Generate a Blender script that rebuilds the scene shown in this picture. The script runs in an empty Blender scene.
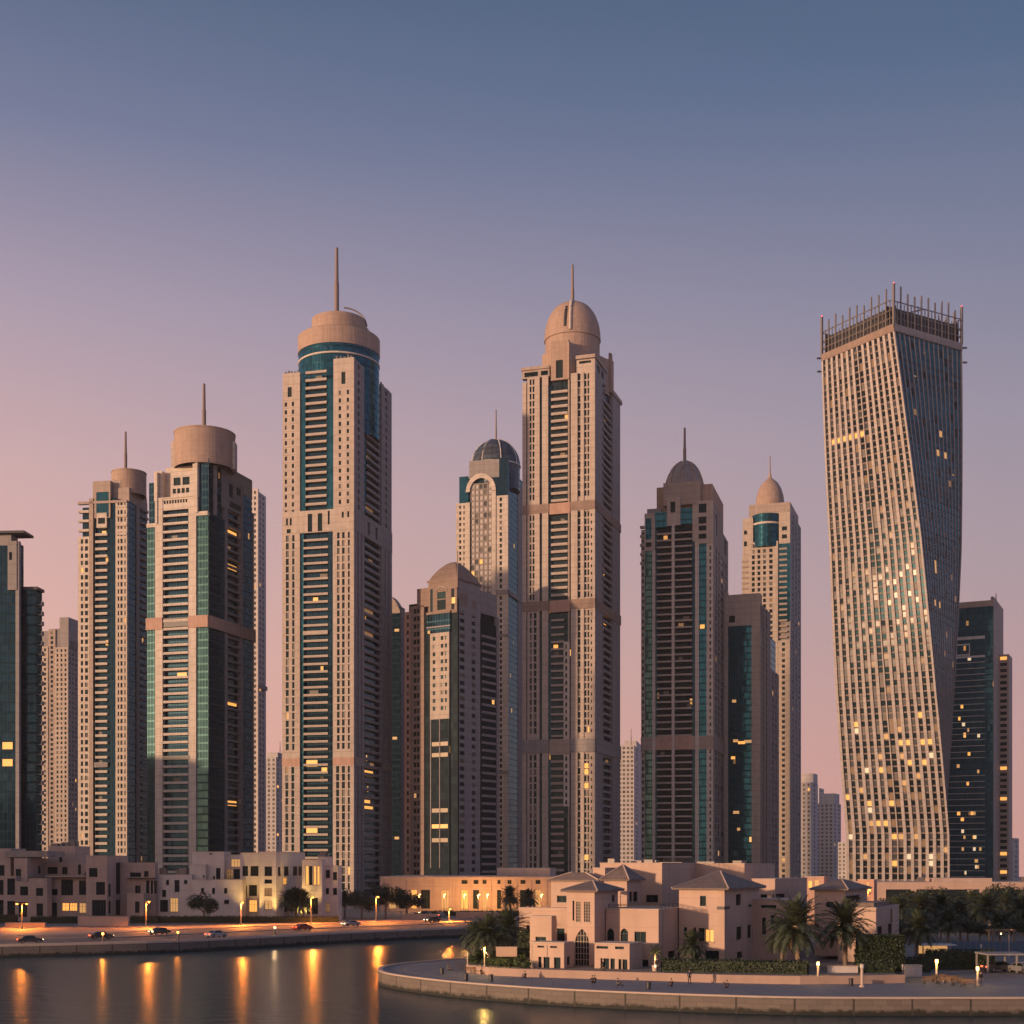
import bpy, bmesh, math, random
from mathutils import Vector, Matrix
rnd = random.Random(7)
R = math.radians
F, HC, HOR, CX = 1400.0, 16.0, 865.0, 512.0      # focal length in pixels of the photograph, eye height, horizon row
GZ = 1.8                                          # height of the land above the water
sc = bpy.context.scene
col = sc.collection
# ------------------------------------------------------------------ camera
cam = bpy.data.cameras.new('camera'); cam_o = bpy.data.objects.new('camera', cam); col.objects.link(cam_o)
cam.sensor_width = 36; cam.lens = 36*F/1024; cam.shift_y = (HOR-512)/1024
cam.clip_start = 1; cam.clip_end = 6000
cam_o.location = (0, 0, HC); cam_o.rotation_euler = (R(90), 0, 0)
sc.camera = cam_o
# ------------------------------------------------------------------ sky and sun
SUN_AZ, SUN_EL = 56.0, 5.5        # degrees: to the left of straight behind the camera; above the horizon
sd = Vector((-math.sin(R(SUN_AZ))*math.cos(R(SUN_EL)), -math.cos(R(SUN_AZ))*math.cos(R(SUN_EL)), math.sin(R(SUN_EL))))
w = bpy.data.worlds.new('World'); sc.world = w; w.use_nodes = True
nt = w.node_tree; nt.nodes.clear()
def nd(t, typ, **k):
    n = t.nodes.new(typ)
    for a, b in k.items(): setattr(n, a, b)
    return n
def ln(t, a, b): t.links.new(a, b)
def math_n(t, op, a, b=None, clamp=False):
    n = nd(t, 'ShaderNodeMath', operation=op, use_clamp=clamp)
    for i, v in enumerate((a, b)):
        if v is None: continue
        if isinstance(v, (int, float)): n.inputs[i].default_value = v
        else: ln(t, v, n.inputs[i])
    return n.outputs[0]
def mixc(t, f, a, b, mode='MIX'):
    n = nd(t, 'ShaderNodeMix', data_type='RGBA', blend_type=mode)
    for i, v in ((0, f), (6, a), (7, b)):
        if isinstance(v, (int, float)): n.inputs[i].default_value = v
        elif isinstance(v, tuple): n.inputs[i].default_value = (*v, 1) if len(v) == 3 else v
        else: ln(t, v, n.inputs[i])
    return n.outputs[2]
def ramp(t, fac, stops):
    n = nd(t, 'ShaderNodeValToRGB'); e = n.color_ramp.elements
    while len(e) < len(stops): e.new(0.5)
    for x, (p, c) in zip(e, stops): x.position = p; x.color = (*c, 1) if len(c) == 3 else c
    ln(t, fac, n.inputs[0]); return n.outputs[0]
def lin(r, g, b):
    f = lambda v: (v/255/12.92 if v/255 <= .04045 else ((v/255+.055)/1.055)**2.4)
    return (f(r), f(g), f(b))
tc = nd(nt, 'ShaderNodeTexCoord'); sx = nd(nt, 'ShaderNodeSeparateXYZ'); ln(nt, tc.outputs['Generated'], sx.inputs[0])
el = math_n(nt, 'MULTIPLY', math_n(nt, 'ARCSINE', sx.outputs[2]), 2/math.pi)          # 0 horizon .. 1 zenith
el = math_n(nt, 'MAXIMUM', el, 0.0)
P = lambda deg: deg/90
skyL = ramp(nt, el, [(P(0), lin(230,166,144)), (P(8), lin(219,171,159)), (P(15), lin(199,165,166)), (P(21), lin(165,150,167)), (P(27), lin(113,120,149)), (P(33), lin(74,96,125)), (P(60), lin(66,88,128)), (P(90), lin(58,80,122))])
skyR = ramp(nt, el, [(P(0), lin(202,150,140)), (P(5), lin(192,151,148)), (P(11), lin(169,149,156)), (P(17), lin(150,142,158)), (P(23), lin(118,123,148)), (P(29), lin(79,101,132)), (P(33), lin(67,90,119)), (P(60), lin(66,88,128)), (P(90), lin(58,80,122))])
hx = math_n(nt, 'ADD', math_n(nt, 'MULTIPLY', sx.outputs[0], 1.55), 0.5, clamp=True)  # left to right across the east
base = mixc(nt, hx, skyL, skyR)
# the western glow, where the sun is setting
vm = nd(nt, 'ShaderNodeVectorMath', operation='DOT_PRODUCT'); ln(nt, tc.outputs['Generated'], vm.inputs[0])
vm.inputs[1].default_value = (-math.sin(R(SUN_AZ)), -math.cos(R(SUN_AZ)), 0)
g = math_n(nt, 'POWER', math_n(nt, 'MAXIMUM', vm.outputs['Value'], 0.0), 2.0)
glow = ramp(nt, el, [(0, (1.7, .93, .56)), (P(7), (1.3, .82, .58)), (P(18), (.66, .53, .50)), (P(40), (.24, .27, .33)), (1, lin(40,58,96))])
vm2 = nd(nt, 'ShaderNodeVectorMath', operation='DOT_PRODUCT'); ln(nt, tc.outputs['Generated'], vm2.inputs[0]); vm2.inputs[1].default_value = (.88, -.47, 0)
g2 = math_n(nt, 'POWER', math_n(nt, 'MAXIMUM', vm2.outputs['Value'], 0.0), .8)
south = ramp(nt, el, [(0, lin(150,140,160)), (P(12), lin(128,135,165)), (P(40), lin(84,106,148)), (1, lin(58,80,122))])
west = mixc(nt, g, mixc(nt, g2, base, south), glow)
nish = nd(nt, 'ShaderNodeTexSky'); nish.sky_type = 'NISHITA'; nish.sun_disc = False
nish.sun_elevation = R(SUN_EL); nish.sun_rotation = R(180+SUN_AZ)
bg1 = nd(nt, 'ShaderNodeBackground'); ln(nt, west, bg1.inputs[0]); bg1.inputs[1].default_value = 1.0
bg2 = nd(nt, 'ShaderNodeBackground'); ln(nt, nish.outputs[0], bg2.inputs[0]); bg2.inputs[1].default_value = 0.0012
ad = nd(nt, 'ShaderNodeAddShader'); ln(nt, bg1.outputs[0], ad.inputs[0]); ln(nt, bg2.outputs[0], ad.inputs[1])
wo = nd(nt, 'ShaderNodeOutputWorld'); ln(nt, ad.outputs[0], wo.inputs[0])
sun = bpy.data.lights.new('sun', 'SUN'); sun.energy = 3.8; sun.angle = R(1.6); sun.color = (1.0, .62, .36)
so = bpy.data.objects.new('sun', sun); col.objects.link(so)
so.rotation_euler = sd.to_track_quat('Z', 'Y').to_euler()
vs = sc.view_settings; vs.view_transform = 'Standard'; vs.look = 'None'; vs.exposure = 0.12; vs.gamma = 1; vs.use_curve_mapping = False
sc.render.engine = 'CYCLES'
cy = sc.cycles
cy.max_bounces = 5; cy.diffuse_bounces = 2; cy.glossy_bounces = 3; cy.volume_bounces = 0; cy.transmission_bounces = 2; cy.transparent_max_bounces = 4
cy.caustics_reflective = False; cy.caustics_refractive = False; cy.sample_clamp_indirect = 4; cy.use_denoising = True
# ------------------------------------------------------------------ materials
M = {}
def mat(name):
    m = bpy.data.materials.new(name); m.use_nodes = True; M[name] = m
    t = m.node_tree; b = t.nodes['Principled BSDF']; return m, t, b
def stone(name, c, rough=.75, var=.2, joint=0, jc=.72, scale=.35, bump=0, vj=0):
    m, t, b = mat(name); uv = nd(t, 'ShaderNodeTexCoord')
    n = nd(t, 'ShaderNodeTexNoise'); n.inputs['Scale'].default_value = scale; n.inputs['Detail'].default_value = 5
    ln(t, uv.outputs['Object'], n.inputs['Vector'])
    mp = nd(t, 'ShaderNodeMapping'); mp.inputs['Scale'].default_value = (1.6, 1.6, .07); ln(t, uv.outputs['Object'], mp.inputs[0])
    n2 = nd(t, 'ShaderNodeTexNoise'); n2.inputs['Scale'].default_value = .5; n2.inputs['Detail'].default_value = 3; ln(t, mp.outputs[0], n2.inputs['Vector'])
    f = math_n(t, 'ADD', math_n(t, 'MULTIPLY', n.outputs[0], .5), math_n(t, 'MULTIPLY', n2.outputs[0], .5))
    c1 = tuple(x*(1+var) for x in c); c0 = tuple(x*(1-var) for x in c)
    o = ramp(t, f, [(.3, c0), (.7, c1)])
    if joint:
        s = nd(t, 'ShaderNodeSeparateXYZ'); ln(t, uv.outputs['UV'], s.inputs[0])
        fr = math_n(t, 'FRACT', math_n(t, 'DIVIDE', s.outputs[1], joint))
        k = math_n(t, 'LESS_THAN', fr, .07)
        if vj: k = math_n(t, 'MAXIMUM', k, math_n(t, 'LESS_THAN', math_n(t, 'FRACT', math_n(t, 'DIVIDE', s.outputs[0], vj)), .06))
        o = mixc(t, k, o, tuple(x*jc for x in c))
    ln(t, o, b.inputs['Base Color']); b.inputs['Roughness'].default_value = rough
    if bump:
        bp = nd(t, 'ShaderNodeBump'); bp.inputs['Strength'].default_value = bump; ln(t, n.outputs[0], bp.inputs['Height']); ln(t, bp.outputs[0], b.inputs['Normal'])
    return m
def plain(name, c, rough=.6, metal=0, emit=None, es=0):
    m, t, b = mat(name); b.inputs['Base Color'].default_value = (*c, 1); b.inputs['Roughness'].default_value = rough; b.inputs['Metallic'].default_value = metal
    if emit: b.inputs['Emission Color'].default_value = (*emit, 1); b.inputs['Emission Strength'].default_value = es
    return m
def glassm(name, c, metal=.55, rough=.1, fl=3.4, pw=1.4, spandrel=.22, dark=.45, lit=0.0, wob=.02, litc=(1, .46, .12), lite=1.2):
    """tinted curtain-wall glass: panels by floor and bay, each a little different, a few with the lights on inside"""
    m, t, b = mat(name); uv = nd(t, 'ShaderNodeTexCoord'); s = nd(t, 'ShaderNodeSeparateXYZ'); ln(t, uv.outputs['UV'], s.inputs[0])
    u = math_n(t, 'DIVIDE', s.outputs[0], pw); v = math_n(t, 'DIVIDE', s.outputs[1], fl)
    cv = nd(t, 'ShaderNodeCombineXYZ'); ln(t, math_n(t, 'FLOOR', u), cv.inputs[0]); ln(t, math_n(t, 'FLOOR', v), cv.inputs[1])
    oi = nd(t, 'ShaderNodeObjectInfo'); ln(t, oi.outputs['Random'], cv.inputs[2])
    wn = nd(t, 'ShaderNodeTexWhiteNoise', noise_dimensions='3D'); ln(t, cv.outputs[0], wn.inputs['Vector'])
    sp = math_n(t, 'LESS_THAN', math_n(t, 'FRACT', v), spandrel)
    mu = math_n(t, 'LESS_THAN', math_n(t, 'FRACT', u), .09)
    f = math_n(t, 'ADD', .72, math_n(t, 'MULTIPLY', wn.outputs['Value'], .56))
    cc = nd(t, 'ShaderNodeCombineColor')
    for i in range(3): ln(t, math_n(t, 'MULTIPLY', f, c[i]), cc.inputs[i])
    o = mixc(t, sp, cc.outputs[0], tuple(x*dark for x in c)); o = mixc(t, mu, o, tuple(x*.8+.01 for x in c))
    ln(t, o, b.inputs['Base Color']); b.inputs['Metallic'].default_value = metal
    b.inputs['Specular Tint'].default_value = (.30, .68, .85, 1); b.inputs['Specular IOR Level'].default_value = .35
    ln(t, math_n(t, 'ADD', rough, math_n(t, 'MULTIPLY', math_n(t, 'MAXIMUM', sp, mu), .25)), b.inputs['Roughness'])
    ge = nd(t, 'ShaderNodeNewGeometry'); va = nd(t, 'ShaderNodeVectorMath', operation='MULTIPLY_ADD')
    vs_ = nd(t, 'ShaderNodeVectorMath', operation='SUBTRACT'); ln(t, wn.outputs['Color'], vs_.inputs[0]); vs_.inputs[1].default_value = (.5, .5, .5)
    ln(t, vs_.outputs[0], va.inputs[0]); va.inputs[1].default_value = (wob, wob, wob); ln(t, ge.outputs['Normal'], va.inputs[2])
    nm = nd(t, 'ShaderNodeVectorMath', operation='NORMALIZE'); ln(t, va.outputs[0], nm.inputs[0]); ln(t, nm.outputs[0], b.inputs['Normal'])
    if lit:
        w2 = nd(t, 'ShaderNodeTexWhiteNoise', noise_dimensions='3D'); sh = nd(t, 'ShaderNodeVectorMath', operation='ADD'); ln(t, cv.outputs[0], sh.inputs[0]); sh.inputs[1].default_value = (17.3, 5.1, 3.7); ln(t, sh.outputs[0], w2.inputs['Vector'])
        k = math_n(t, 'GREATER_THAN', w2.outputs['Value'], 1-lit)
        k = math_n(t, 'MULTIPLY', k, math_n(t, 'SUBTRACT', 1.0, math_n(t, 'MAXIMUM', sp, mu)))
        b.inputs['Emission Color'].default_value = (*litc, 1)
        ln(t, math_n(t, 'MULTIPLY', k, math_n(t, 'MULTIPLY', lite, wn.outputs['Value'])), b.inputs['Emission Strength'])
    return m
BE = (.44, .365, .315)
stone('beige', BE, joint=3.4)
stone('beige_plain', BE)
stone('beige_pale', (.54, .465, .405), joint=3.4)
stone('beige_brown', (.36, .285, .245), joint=3.4)
stone('terracotta', (.43, .27, .21), joint=1.2, jc=.85)
stone('grey_and_shade_stone', (.26, .235, .235), joint=3.4)  # grey masonry; also right tower faces, with their shade put into the colour
stone('crown_stone', (.36, .255, .205), joint=2.2, jc=.8, vj=2.8)
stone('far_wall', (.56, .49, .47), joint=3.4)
stone('render_pink', (.53, .365, .285), var=.14, joint=1.9, jc=.93)
stone('render_pale', (.66, .56, .50), var=.14, joint=3.1, jc=.9)
stone('render_rose', (.47, .34, .285), var=.16, joint=3.1, jc=.9)
stone('roof_tile', (.20, .145, .12), var=.3, joint=.5, jc=.6, scale=1.2)
stone('white_slab', (.60, .56, .52))
stone('pier_grey', (.42, .37, .345), joint=3.4)
stone('far_pale', (.50, .45, .44), joint=3.6)  # far walls paled to stand for haze; also the arched bay's pale panels
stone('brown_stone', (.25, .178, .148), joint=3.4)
stone('roof_flat', (.30, .25, .22), var=.25)
stone('coping', (.52, .40, .33), var=.1)
plain('dark_metal', (.05, .05, .055), .45, .4)
plain('steel', (.20, .17, .16), .5, .3)
plain('spire_metal', (.22, .16, .14), .5, .2)
plain('frame_dark', (.055, .05, .05), .5)
plain('frame_pale', (.45, .35, .28), .6)
glassm('glass_black', (.012, .022, .03), .0, .2, lit=.006, pw=2.2, spandrel=.1); M['glass_black'].node_tree.nodes['Principled BSDF'].inputs['Specular IOR Level'].default_value = .07; M['glass_black'].node_tree.nodes['Principled BSDF'].inputs['Specular Tint'].default_value = (.6, .75, .9, 1)
glassm('glass_blue', (.03, .105, .14), .25, lit=.002)
glassm('glass_teal', (.018, .088, .125), .6, lit=.0015)
glassm('glass_green', (.045, .098, .10), .6, lit=.0)
glassm('glass_navy', (.014, .038, .062), .55, lit=.003)
glassm('glass_dark', (.022, .028, .035), .25, .24, lit=.01, pw=2.2, spandrel=.1)
glassm('glass_bronze', (.12, .085, .07), .5, .15, lit=.02)
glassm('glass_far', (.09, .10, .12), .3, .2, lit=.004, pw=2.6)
glassm('pane', (.010, .015, .018), .0, .28, pw=50, fl=50, spandrel=0); M['pane'].node_tree.nodes['Principled BSDF'].inputs['Specular IOR Level'].default_value = .16
plain('pane_blind', (.13, .115, .10), .5); plain('pane_grey', (.05, .055, .06), .3)
plain('pane_lit', (.2, .12, .05), .5, 0, (1.0, .42, .09), 1.15)
plain('pane_warm', (.2, .12, .05), .5, 0, (1.0, .50, .18), .55)
plain('pane_white', (.2, .17, .12), .5, 0, (1.0, .72, .42), .8)
plain('pane_dim', (.1, .06, .03), .3, 0, (1.0, .50, .20), .18)
plain('lamp_glow', (1, .7, .3), .5, 0, (1.0, .44, .08), 2.4)
plain('lamp_white', (1, .8, .6), .5, 0, (1.0, .72, .36), 1.8)
plain('lamp_red', (1, .1, .1), .5, 0, (1.0, .08, .10), 3)
# ------------------------------------------------------------------ mesh building
class MB:
    """collects faces (with metre UVs) and links them as one mesh object"""
    def __init__(s): s.v = []; s.f = []; s.uv = []; s.m = []; s.sm = []
    def quad(s, pts, uv=None, m=0, smooth=False):
        i = len(s.v); s.v += [tuple(p) for p in pts]; n = len(pts); s.f.append(tuple(range(i, i+n)))
        if uv is None: uv = [(p[0]*.7+p[1]*.7, p[2]) for p in pts]
        s.uv.append(uv); s.m.append(m); s.sm.append(smooth)
    def box(s, x0, x1, y0, y1, z0, z1, m=0, top=None):
        P_ = lambda a, b, c: (a, b, c)
        t = m if top is None else top
        s.quad([P_(x0,y0,z0),P_(x1,y0,z0),P_(x1,y0,z1),P_(x0,y0,z1)], [(x0,z0),(x1,z0),(x1,z1),(x0,z1)], m)
        s.quad([P_(x1,y1,z0),P_(x0,y1,z0),P_(x0,y1,z1),P_(x1,y1,z1)], [(x1,z0),(x0,z0),(x0,z1),(x1,z1)], m)
        s.quad([P_(x1,y0,z0),P_(x1,y1,z0),P_(x1,y1,z1),P_(x1,y0,z1)], [(y0,z0),(y1,z0),(y1,z1),(y0,z1)], m)
        s.quad([P_(x0,y1,z0),P_(x0,y0,z0),P_(x0,y0,z1),P_(x0,y1,z1)], [(y1,z0),(y0,z0),(y0,z1),(y1,z1)], m)
        s.quad([P_(x0,y0,z1),P_(x1,y0,z1),P_(x1,y1,z1),P_(x0,y1,z1)], [(x0,y0),(x1,y0),(x1,y1),(x0,y1)], t)
        s.quad([P_(x0,y1,z0),P_(x1,y1,z0),P_(x1,y0,z0),P_(x0,y0,z0)], [(x0,y1),(x1,y1),(x1,y0),(x0,y0)], m)
    def lathe(s, cx, cy, prof, n=32, m=0, a0=0, a1=360, smooth=True, cap=True):
        full = abs(a1-a0) >= 359.9
        ang = [R(a0+(a1-a0)*i/n) for i in range(n+1)]
        for (r0, z0), (r1, z1) in zip(prof, prof[1:]):
            for i in range(n):
                a, b = ang[i], ang[i+1]
                p = [(cx+r0*math.cos(a), cy+r0*math.sin(a), z0), (cx+r0*math.cos(b), cy+r0*math.sin(b), z0), (cx+r1*math.cos(b), cy+r1*math.sin(b), z1), (cx+r1*math.cos(a), cy+r1*math.sin(a), z1)]
                rr = max(r0, r1); uv = [(rr*a, z0+r1*0), (rr*b, z0), (rr*b, z1), (rr*a, z1)]
                if r1 < 1e-4: p, uv = p[:3], uv[:3]
                elif r0 < 1e-4: p, uv = [p[0], p[2], p[3]], [uv[0], uv[2], uv[3]]
                s.quad(p, uv, m, smooth)
        if cap and prof[-1][0] > 1e-4 and full:
            r, z = prof[-1]; s.quad([(cx+r*math.cos(a), cy+r*math.sin(a), z) for a in ang[:-1]], None, m)
    def tube(s, pts, r0, r1=None, n=8, m=0, smooth=True):
        r1 = r0 if r1 is None else r1; pts = [Vector(p) for p in pts]; rings = []
        for i, p in enumerate(pts):
            d = (pts[min(i+1, len(pts)-1)]-pts[max(i-1, 0)]).normalized()
            a = d.cross(Vector((0, 0, 1)) if abs(d.z) < .9 else Vector((1, 0, 0))).normalized(); b = d.cross(a)
            r = r0+(r1-r0)*i/(len(pts)-1)
            rings.append([p+a*r*math.cos(2*math.pi*k/n)+b*r*math.sin(2*math.pi*k/n) for k in range(n)])
        for A, B in zip(rings, rings[1:]):
            for k in range(n): s.quad([A[k], A[(k+1) % n], B[(k+1) % n], B[k]], None, m, smooth)
        s.quad(rings[0][::-1], None, m); s.quad(rings[-1], None, m)
    def prism(s, poly, z0, z1, m=0, top=None):
        n = len(poly); acc = 0
        for i in range(n):
            a, b = poly[i], poly[(i+1) % n]; L = math.hypot(b[0]-a[0], b[1]-a[1])
            s.quad([(*a, z0), (*b, z0), (*b, z1), (*a, z1)], [(acc, z0), (acc+L, z0), (acc+L, z1), (acc, z1)], m); acc += L
        s.quad([(*p, z1) for p in poly], [(p[0], p[1]) for p in poly], m if top is None else top)
    def mesh(s, name, mats, org=(0, 0, 0)):
        me = bpy.data.meshes.new(name); o = Vector(org)
        me.from_pydata([tuple(Vector(v)-o) for v in s.v], [], s.f)
        ul = me.uv_layers.new(name='UVMap'); k = 0
        flat = [c for f in s.uv for p in f for c in p]
        ul.data.foreach_set('uv', flat)
        for x in mats: me.materials.append(M[x])
        me.polygons.foreach_set('material_index', s.m); me.polygons.foreach_set('use_smooth', s.sm); me.update()
        return me
    def build(s, name, mats, parent=None, org=None):
        if not s.f: return None
        if isinstance(mats, str): mats = [mats]
        if org is None: org = parent['_o'] if parent is not None and '_o' in parent else (0, 0, 0)
        o = bpy.data.objects.new(name, s.mesh(name, mats, org)); col.objects.link(o)
        if parent is not None: o.parent = parent
        return o
def tag(o, label=None, cat=None, group=None, kind=None):
    for k, v in (('label', label), ('category', cat), ('group', group), ('kind', kind)):
        if v: o[k] = v
    return o
def empty(name, loc, label, cat, group=None, rz=0):
    o = bpy.data.objects.new(name, None); col.objects.link(o); o.location = loc; o.rotation_euler = (0, 0, rz)
    o.empty_display_size = 1; return tag(o, label, cat, group)
def part(name, me, parent, loc=(0, 0, 0), rz=0, label=None):
    o = bpy.data.objects.new(name, me); col.objects.link(o); o.parent = parent; o.location = loc; o.rotation_euler = (0, 0, rz)
    if label: o['label'] = label
    return o
def copy_tree(o, parent=None):
    c = o.copy(); col.objects.link(c); c.parent = parent
    for ch in list(o.children): copy_tree(ch, c)
    return c
def wx(px, d): return (px-CX)*d/F
def wz(py, d): return HC+(HOR-py)*d/F
def gd(py, z=GZ): return (HC-z)*F/(py-HOR)       # distance of a ground point seen on this row
# ------------------------------------------------------------------ buildings
class Face:
    """one facade: s runs along it from the near corner, out is metres in front of its plane"""
    def __init__(s, C, dr, n, flip): s.C, s.dr, s.n, s.flip = C, dr, n, flip
    def p(s, q, out, z): return (s.C[0]+s.dr[0]*q+s.n[0]*out, s.C[1]+s.dr[1]*q+s.n[1]*out, z)
    def s(s, px):
        k = px-CX; return (k*s.C[1]-F*s.C[0])/(F*s.dr[0]-k*s.dr[1])
    def quad(s, mb, a, b, z0, z1, out, m=0):
        P4 = [s.p(a, out, z0), s.p(b, out, z0), s.p(b, out, z1), s.p(a, out, z1)]; U = [(a, z0), (b, z0), (b, z1), (a, z1)]
        if s.flip: P4, U = P4[::-1], U[::-1]
        mb.quad(P4, U, m)
    def rz(s): return math.atan2(s.n[1], s.n[0])+math.pi/2
def grid_panel(mb, fc, a, b, z0, z1, out, back, holes=(), rev=.3, m=0, ends=True, top=True):
    """a wall panel with real openings; holes = (s0, s1, z0, z1)"""
    if a > b: a, b = b, a
    holes = [(max(min(h[0], h[1]), a), min(max(h[0], h[1]), b), max(h[2], z0), min(h[3], z1)) for h in holes]
    holes = [h for h in holes if h[1]-h[0] > .02 and h[3]-h[2] > .02]
    ss = sorted({a, b, *[h[0] for h in holes], *[h[1] for h in holes]})
    for c0, c1 in zip(ss, ss[1:]):
        if c1-c0 < 1e-4: continue
        mid = (c0+c1)/2; hs = sorted([h for h in holes if h[0]-1e-4 <= mid <= h[1]+1e-4], key=lambda h: h[2]); z = z0
        for h in hs:
            if h[2] > z+1e-4: fc.quad(mb, c0, c1, z, h[2], out, m)
            z = max(z, h[3])
        if z < z1-1e-4: fc.quad(mb, c0, c1, z, z1, out, m)
    for h in holes:
        A, B, C0, C1 = h
        for q in (A, B): mb.quad([fc.p(q, out, C0), fc.p(q, out-rev, C0), fc.p(q, out-rev, C1), fc.p(q, out, C1)], None, m)
        for z in (C0, C1): mb.quad([fc.p(A, out, z), fc.p(B, out, z), fc.p(B, out-rev, z), fc.p(A, out-rev, z)], None, m)
    if ends:
        for q in (a, b): mb.quad([fc.p(q, out, z0), fc.p(q, back, z0), fc.p(q, back, z1), fc.p(q, out, z1)], [(out, z0), (back, z0), (back, z1), (out, z1)], m)
    if top:
        for z in ((z1, z0) if top == 2 else (z1,)):
            mb.quad([fc.p(a, out, z), fc.p(b, out, z), fc.p(b, back, z), fc.p(a, back, z)], None, m)
LIM = 98
class Bld:
    def __init__(s, name, label, cat, xl, xc, xr, a, d, gz=GZ, group=None, fl=3.4, host=None, th=1.6, frames=False):
        a = R(a); s.d = d; s.gz = gz; s.fl = fl; s.th = th; s.frames = frames; s.deg = math.degrees(a)
        C = (wx(xc, d), d); s.C = C; u = (-math.cos(a), math.sin(a)); v = (math.sin(a), math.cos(a)); s.u, s.vv = u, v
        s.L = Face(C, u, (-v[0], -v[1]), True); s.Rt = Face(C, v, (-u[0], -u[1]), False)
        s.wl = s.L.s(xl); s.wr = xr[0] if isinstance(xr, tuple) else s.Rt.s(xr); assert s.wl > 0 and s.wr > 0, (label, s.wl, s.wr)
        o = (C[0]+u[0]*s.wl/2+v[0]*s.wr/2, C[1]+u[1]*s.wl/2+v[1]*s.wr/2, gz)
        if host: s.e, s.o, s.win, s.balc, s.frames = host.e, host.o, host.win, host.balc, host.frames
        else:
            s.e = empty(name, o, label, cat, group); s.e['_o'] = o; s.o = Vector(o); s.win = []; s.balc = []
        s.name = name
    def sub(s, xl, xc, xr, d, a=None, gz=None): return Bld('', '', '', xl, xc, xr, s.deg if a is None else a, d, s.gz if gz is None else gz, None, s.fl, s, s.th)
    def z(s, py): return wz(py, s.d)
    def pt(s, q, t, z): return (s.C[0]+s.u[0]*q+s.vv[0]*t, s.C[1]+s.u[1]*q+s.vv[1]*t, z)
    def ctr(s, fs=.5, ft=.5): return s.pt(s.wl*fs, s.wr*ft, 0)[:2]
    def block(s, mb, q0, q1, t0, t1, z0, z1, m=0, top=None):
        P4 = [s.pt(q0, t0, 0)[:2], s.pt(q0, t1, 0)[:2], s.pt(q1, t1, 0)[:2], s.pt(q1, t0, 0)[:2]]
        mb.prism(P4, z0, z1, m, top)
    def core(s, ytop, m='glass_dark', inset=1.6, zb=None, q=None, t=None, name='core'):
        mb = MB(); q = q or (inset, s.wl-inset); t = t or (inset, s.wr-inset)
        s.block(mb, q[0], q[1], t[0], t[1], s.gz if zb is None else zb, s.z(ytop)); return mb.build(name, m, s.e)
    def fc(s, f): return s.L if f == 'L' else s.Rt
    def span(s, f, x0, x1):
        F_ = s.fc(f); a, b = sorted((F_.s(x0), F_.s(x1)))
        if f == 'R': a = max(a, s.th+.003)
        return F_, a, b
    def wall(s, f, x0, x1, y0, y1, cols=(), wh=1.7, sill=.9, out=0, m='beige', thick=None, lit=.02, pit=None, pm='pane', rev=.35, zs=None, skip=()):
        """a wall strip from row y0 (top) to y1 (None: the ground), with columns (px, px width) of windows, one a floor"""
        thick = s.th if thick is None else thick
        F_, a, b = s.span(f, x0, x1); z1 = s.z(y0); z0 = s.gz if y1 is None else s.z(y1); pit = pit or s.fl
        holes = []; n = int((z1-z0-.6)/pit)
        for (cx, cw) in cols:
            q0, q1 = F_.s(cx-cw*.58), F_.s(cx+cw*.58)
            for k in range(n):
                zz = z1-.8-(k+1)*pit+sill
                if zz < z0+.3: continue
                h = (min(q0, q1), max(q0, q1), zz, min(zz+min(wh*1.14, pit-.45), z1-.3)); holes.append(h)
                r = rnd.random(); s.win.append((F_, *h, out-rev*.9, 'pane_lit' if r < lit*.45 else 'pane_warm' if r < lit else 'pane_dim' if r < lit*1.6 else 'pane_blind' if r > .92 else 'pane_grey' if r > .8 else pm))
        mb = MB(); grid_panel(mb, F_, a, b, z0, z1, out, out-thick if out >= 0 else -s.th, holes, rev, top=2); return mb.build('wall', m, s.e)
    def slit(s, f, x0, x1, y0, y1, holes, out=0, m='beige', thick=None, rev=.4, pm='pane', name='facade_panel'):
        thick = s.th if thick is None else thick
        """a wall panel whose openings are given in rows and columns of the photograph"""
        F_, a, b = s.span(f, x0, x1); z1 = s.z(y0); z0 = s.gz if y1 is None else s.z(y1); H = []
        for h in holes:
            p = h[4] if len(h) > 4 else pm
            q0, q1 = sorted((F_.s(h[0]), F_.s(h[1]))); hh = (q0, q1, s.z(h[3]), s.z(h[2])); H.append(hh); s.win.append((F_, *hh, out-rev*.9, p))
        mb = MB(); grid_panel(mb, F_, a, b, z0, z1, out, out-thick, H, rev, top=2); return mb.build(name, m, s.e)
    def glass(s, f, x0, x1, y0, y1, m='glass_teal', out=-.6, name='curtain_wall'):
        F_, a, b = s.span(f, x0, x1); mb = MB(); z1 = s.z(y0); z0 = s.gz if y1 is None else s.z(y1)
        grid_panel(mb, F_, a, b, z0, z1, out, -s.th, (), .3, top=2); return mb.build(name, m, s.e)
    def balcony(s, f, x0, x1, y0, y1, out=.15, pit=None, m='beige', par=.92, solid=.62, back=-1.55, lit=.05):
        F_, a, b = s.span(f, x0, x1); z1 = s.z(y0); z0 = s.gz if y1 is None else s.z(y1); pit = pit or s.fl
        n = int((z1-z0)/pit)
        for k in range(n):
            zz = z1-(k+1)*pit; s.balc.append((F_, a, b, zz, out, par, m, back)); r = rnd.random()
            if r < lit*2 and b-a > 3: q = a+(b-a)*rnd.uniform(.05, .6); s.win.append((F_, q, q+(b-a)*rnd.uniform(.2, .38), zz+.1, zz+2.4, -1.5, 'pane_lit' if r < lit*.25 else 'pane_dim' if r < lit*.8 else 'pane_blind'))
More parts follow.
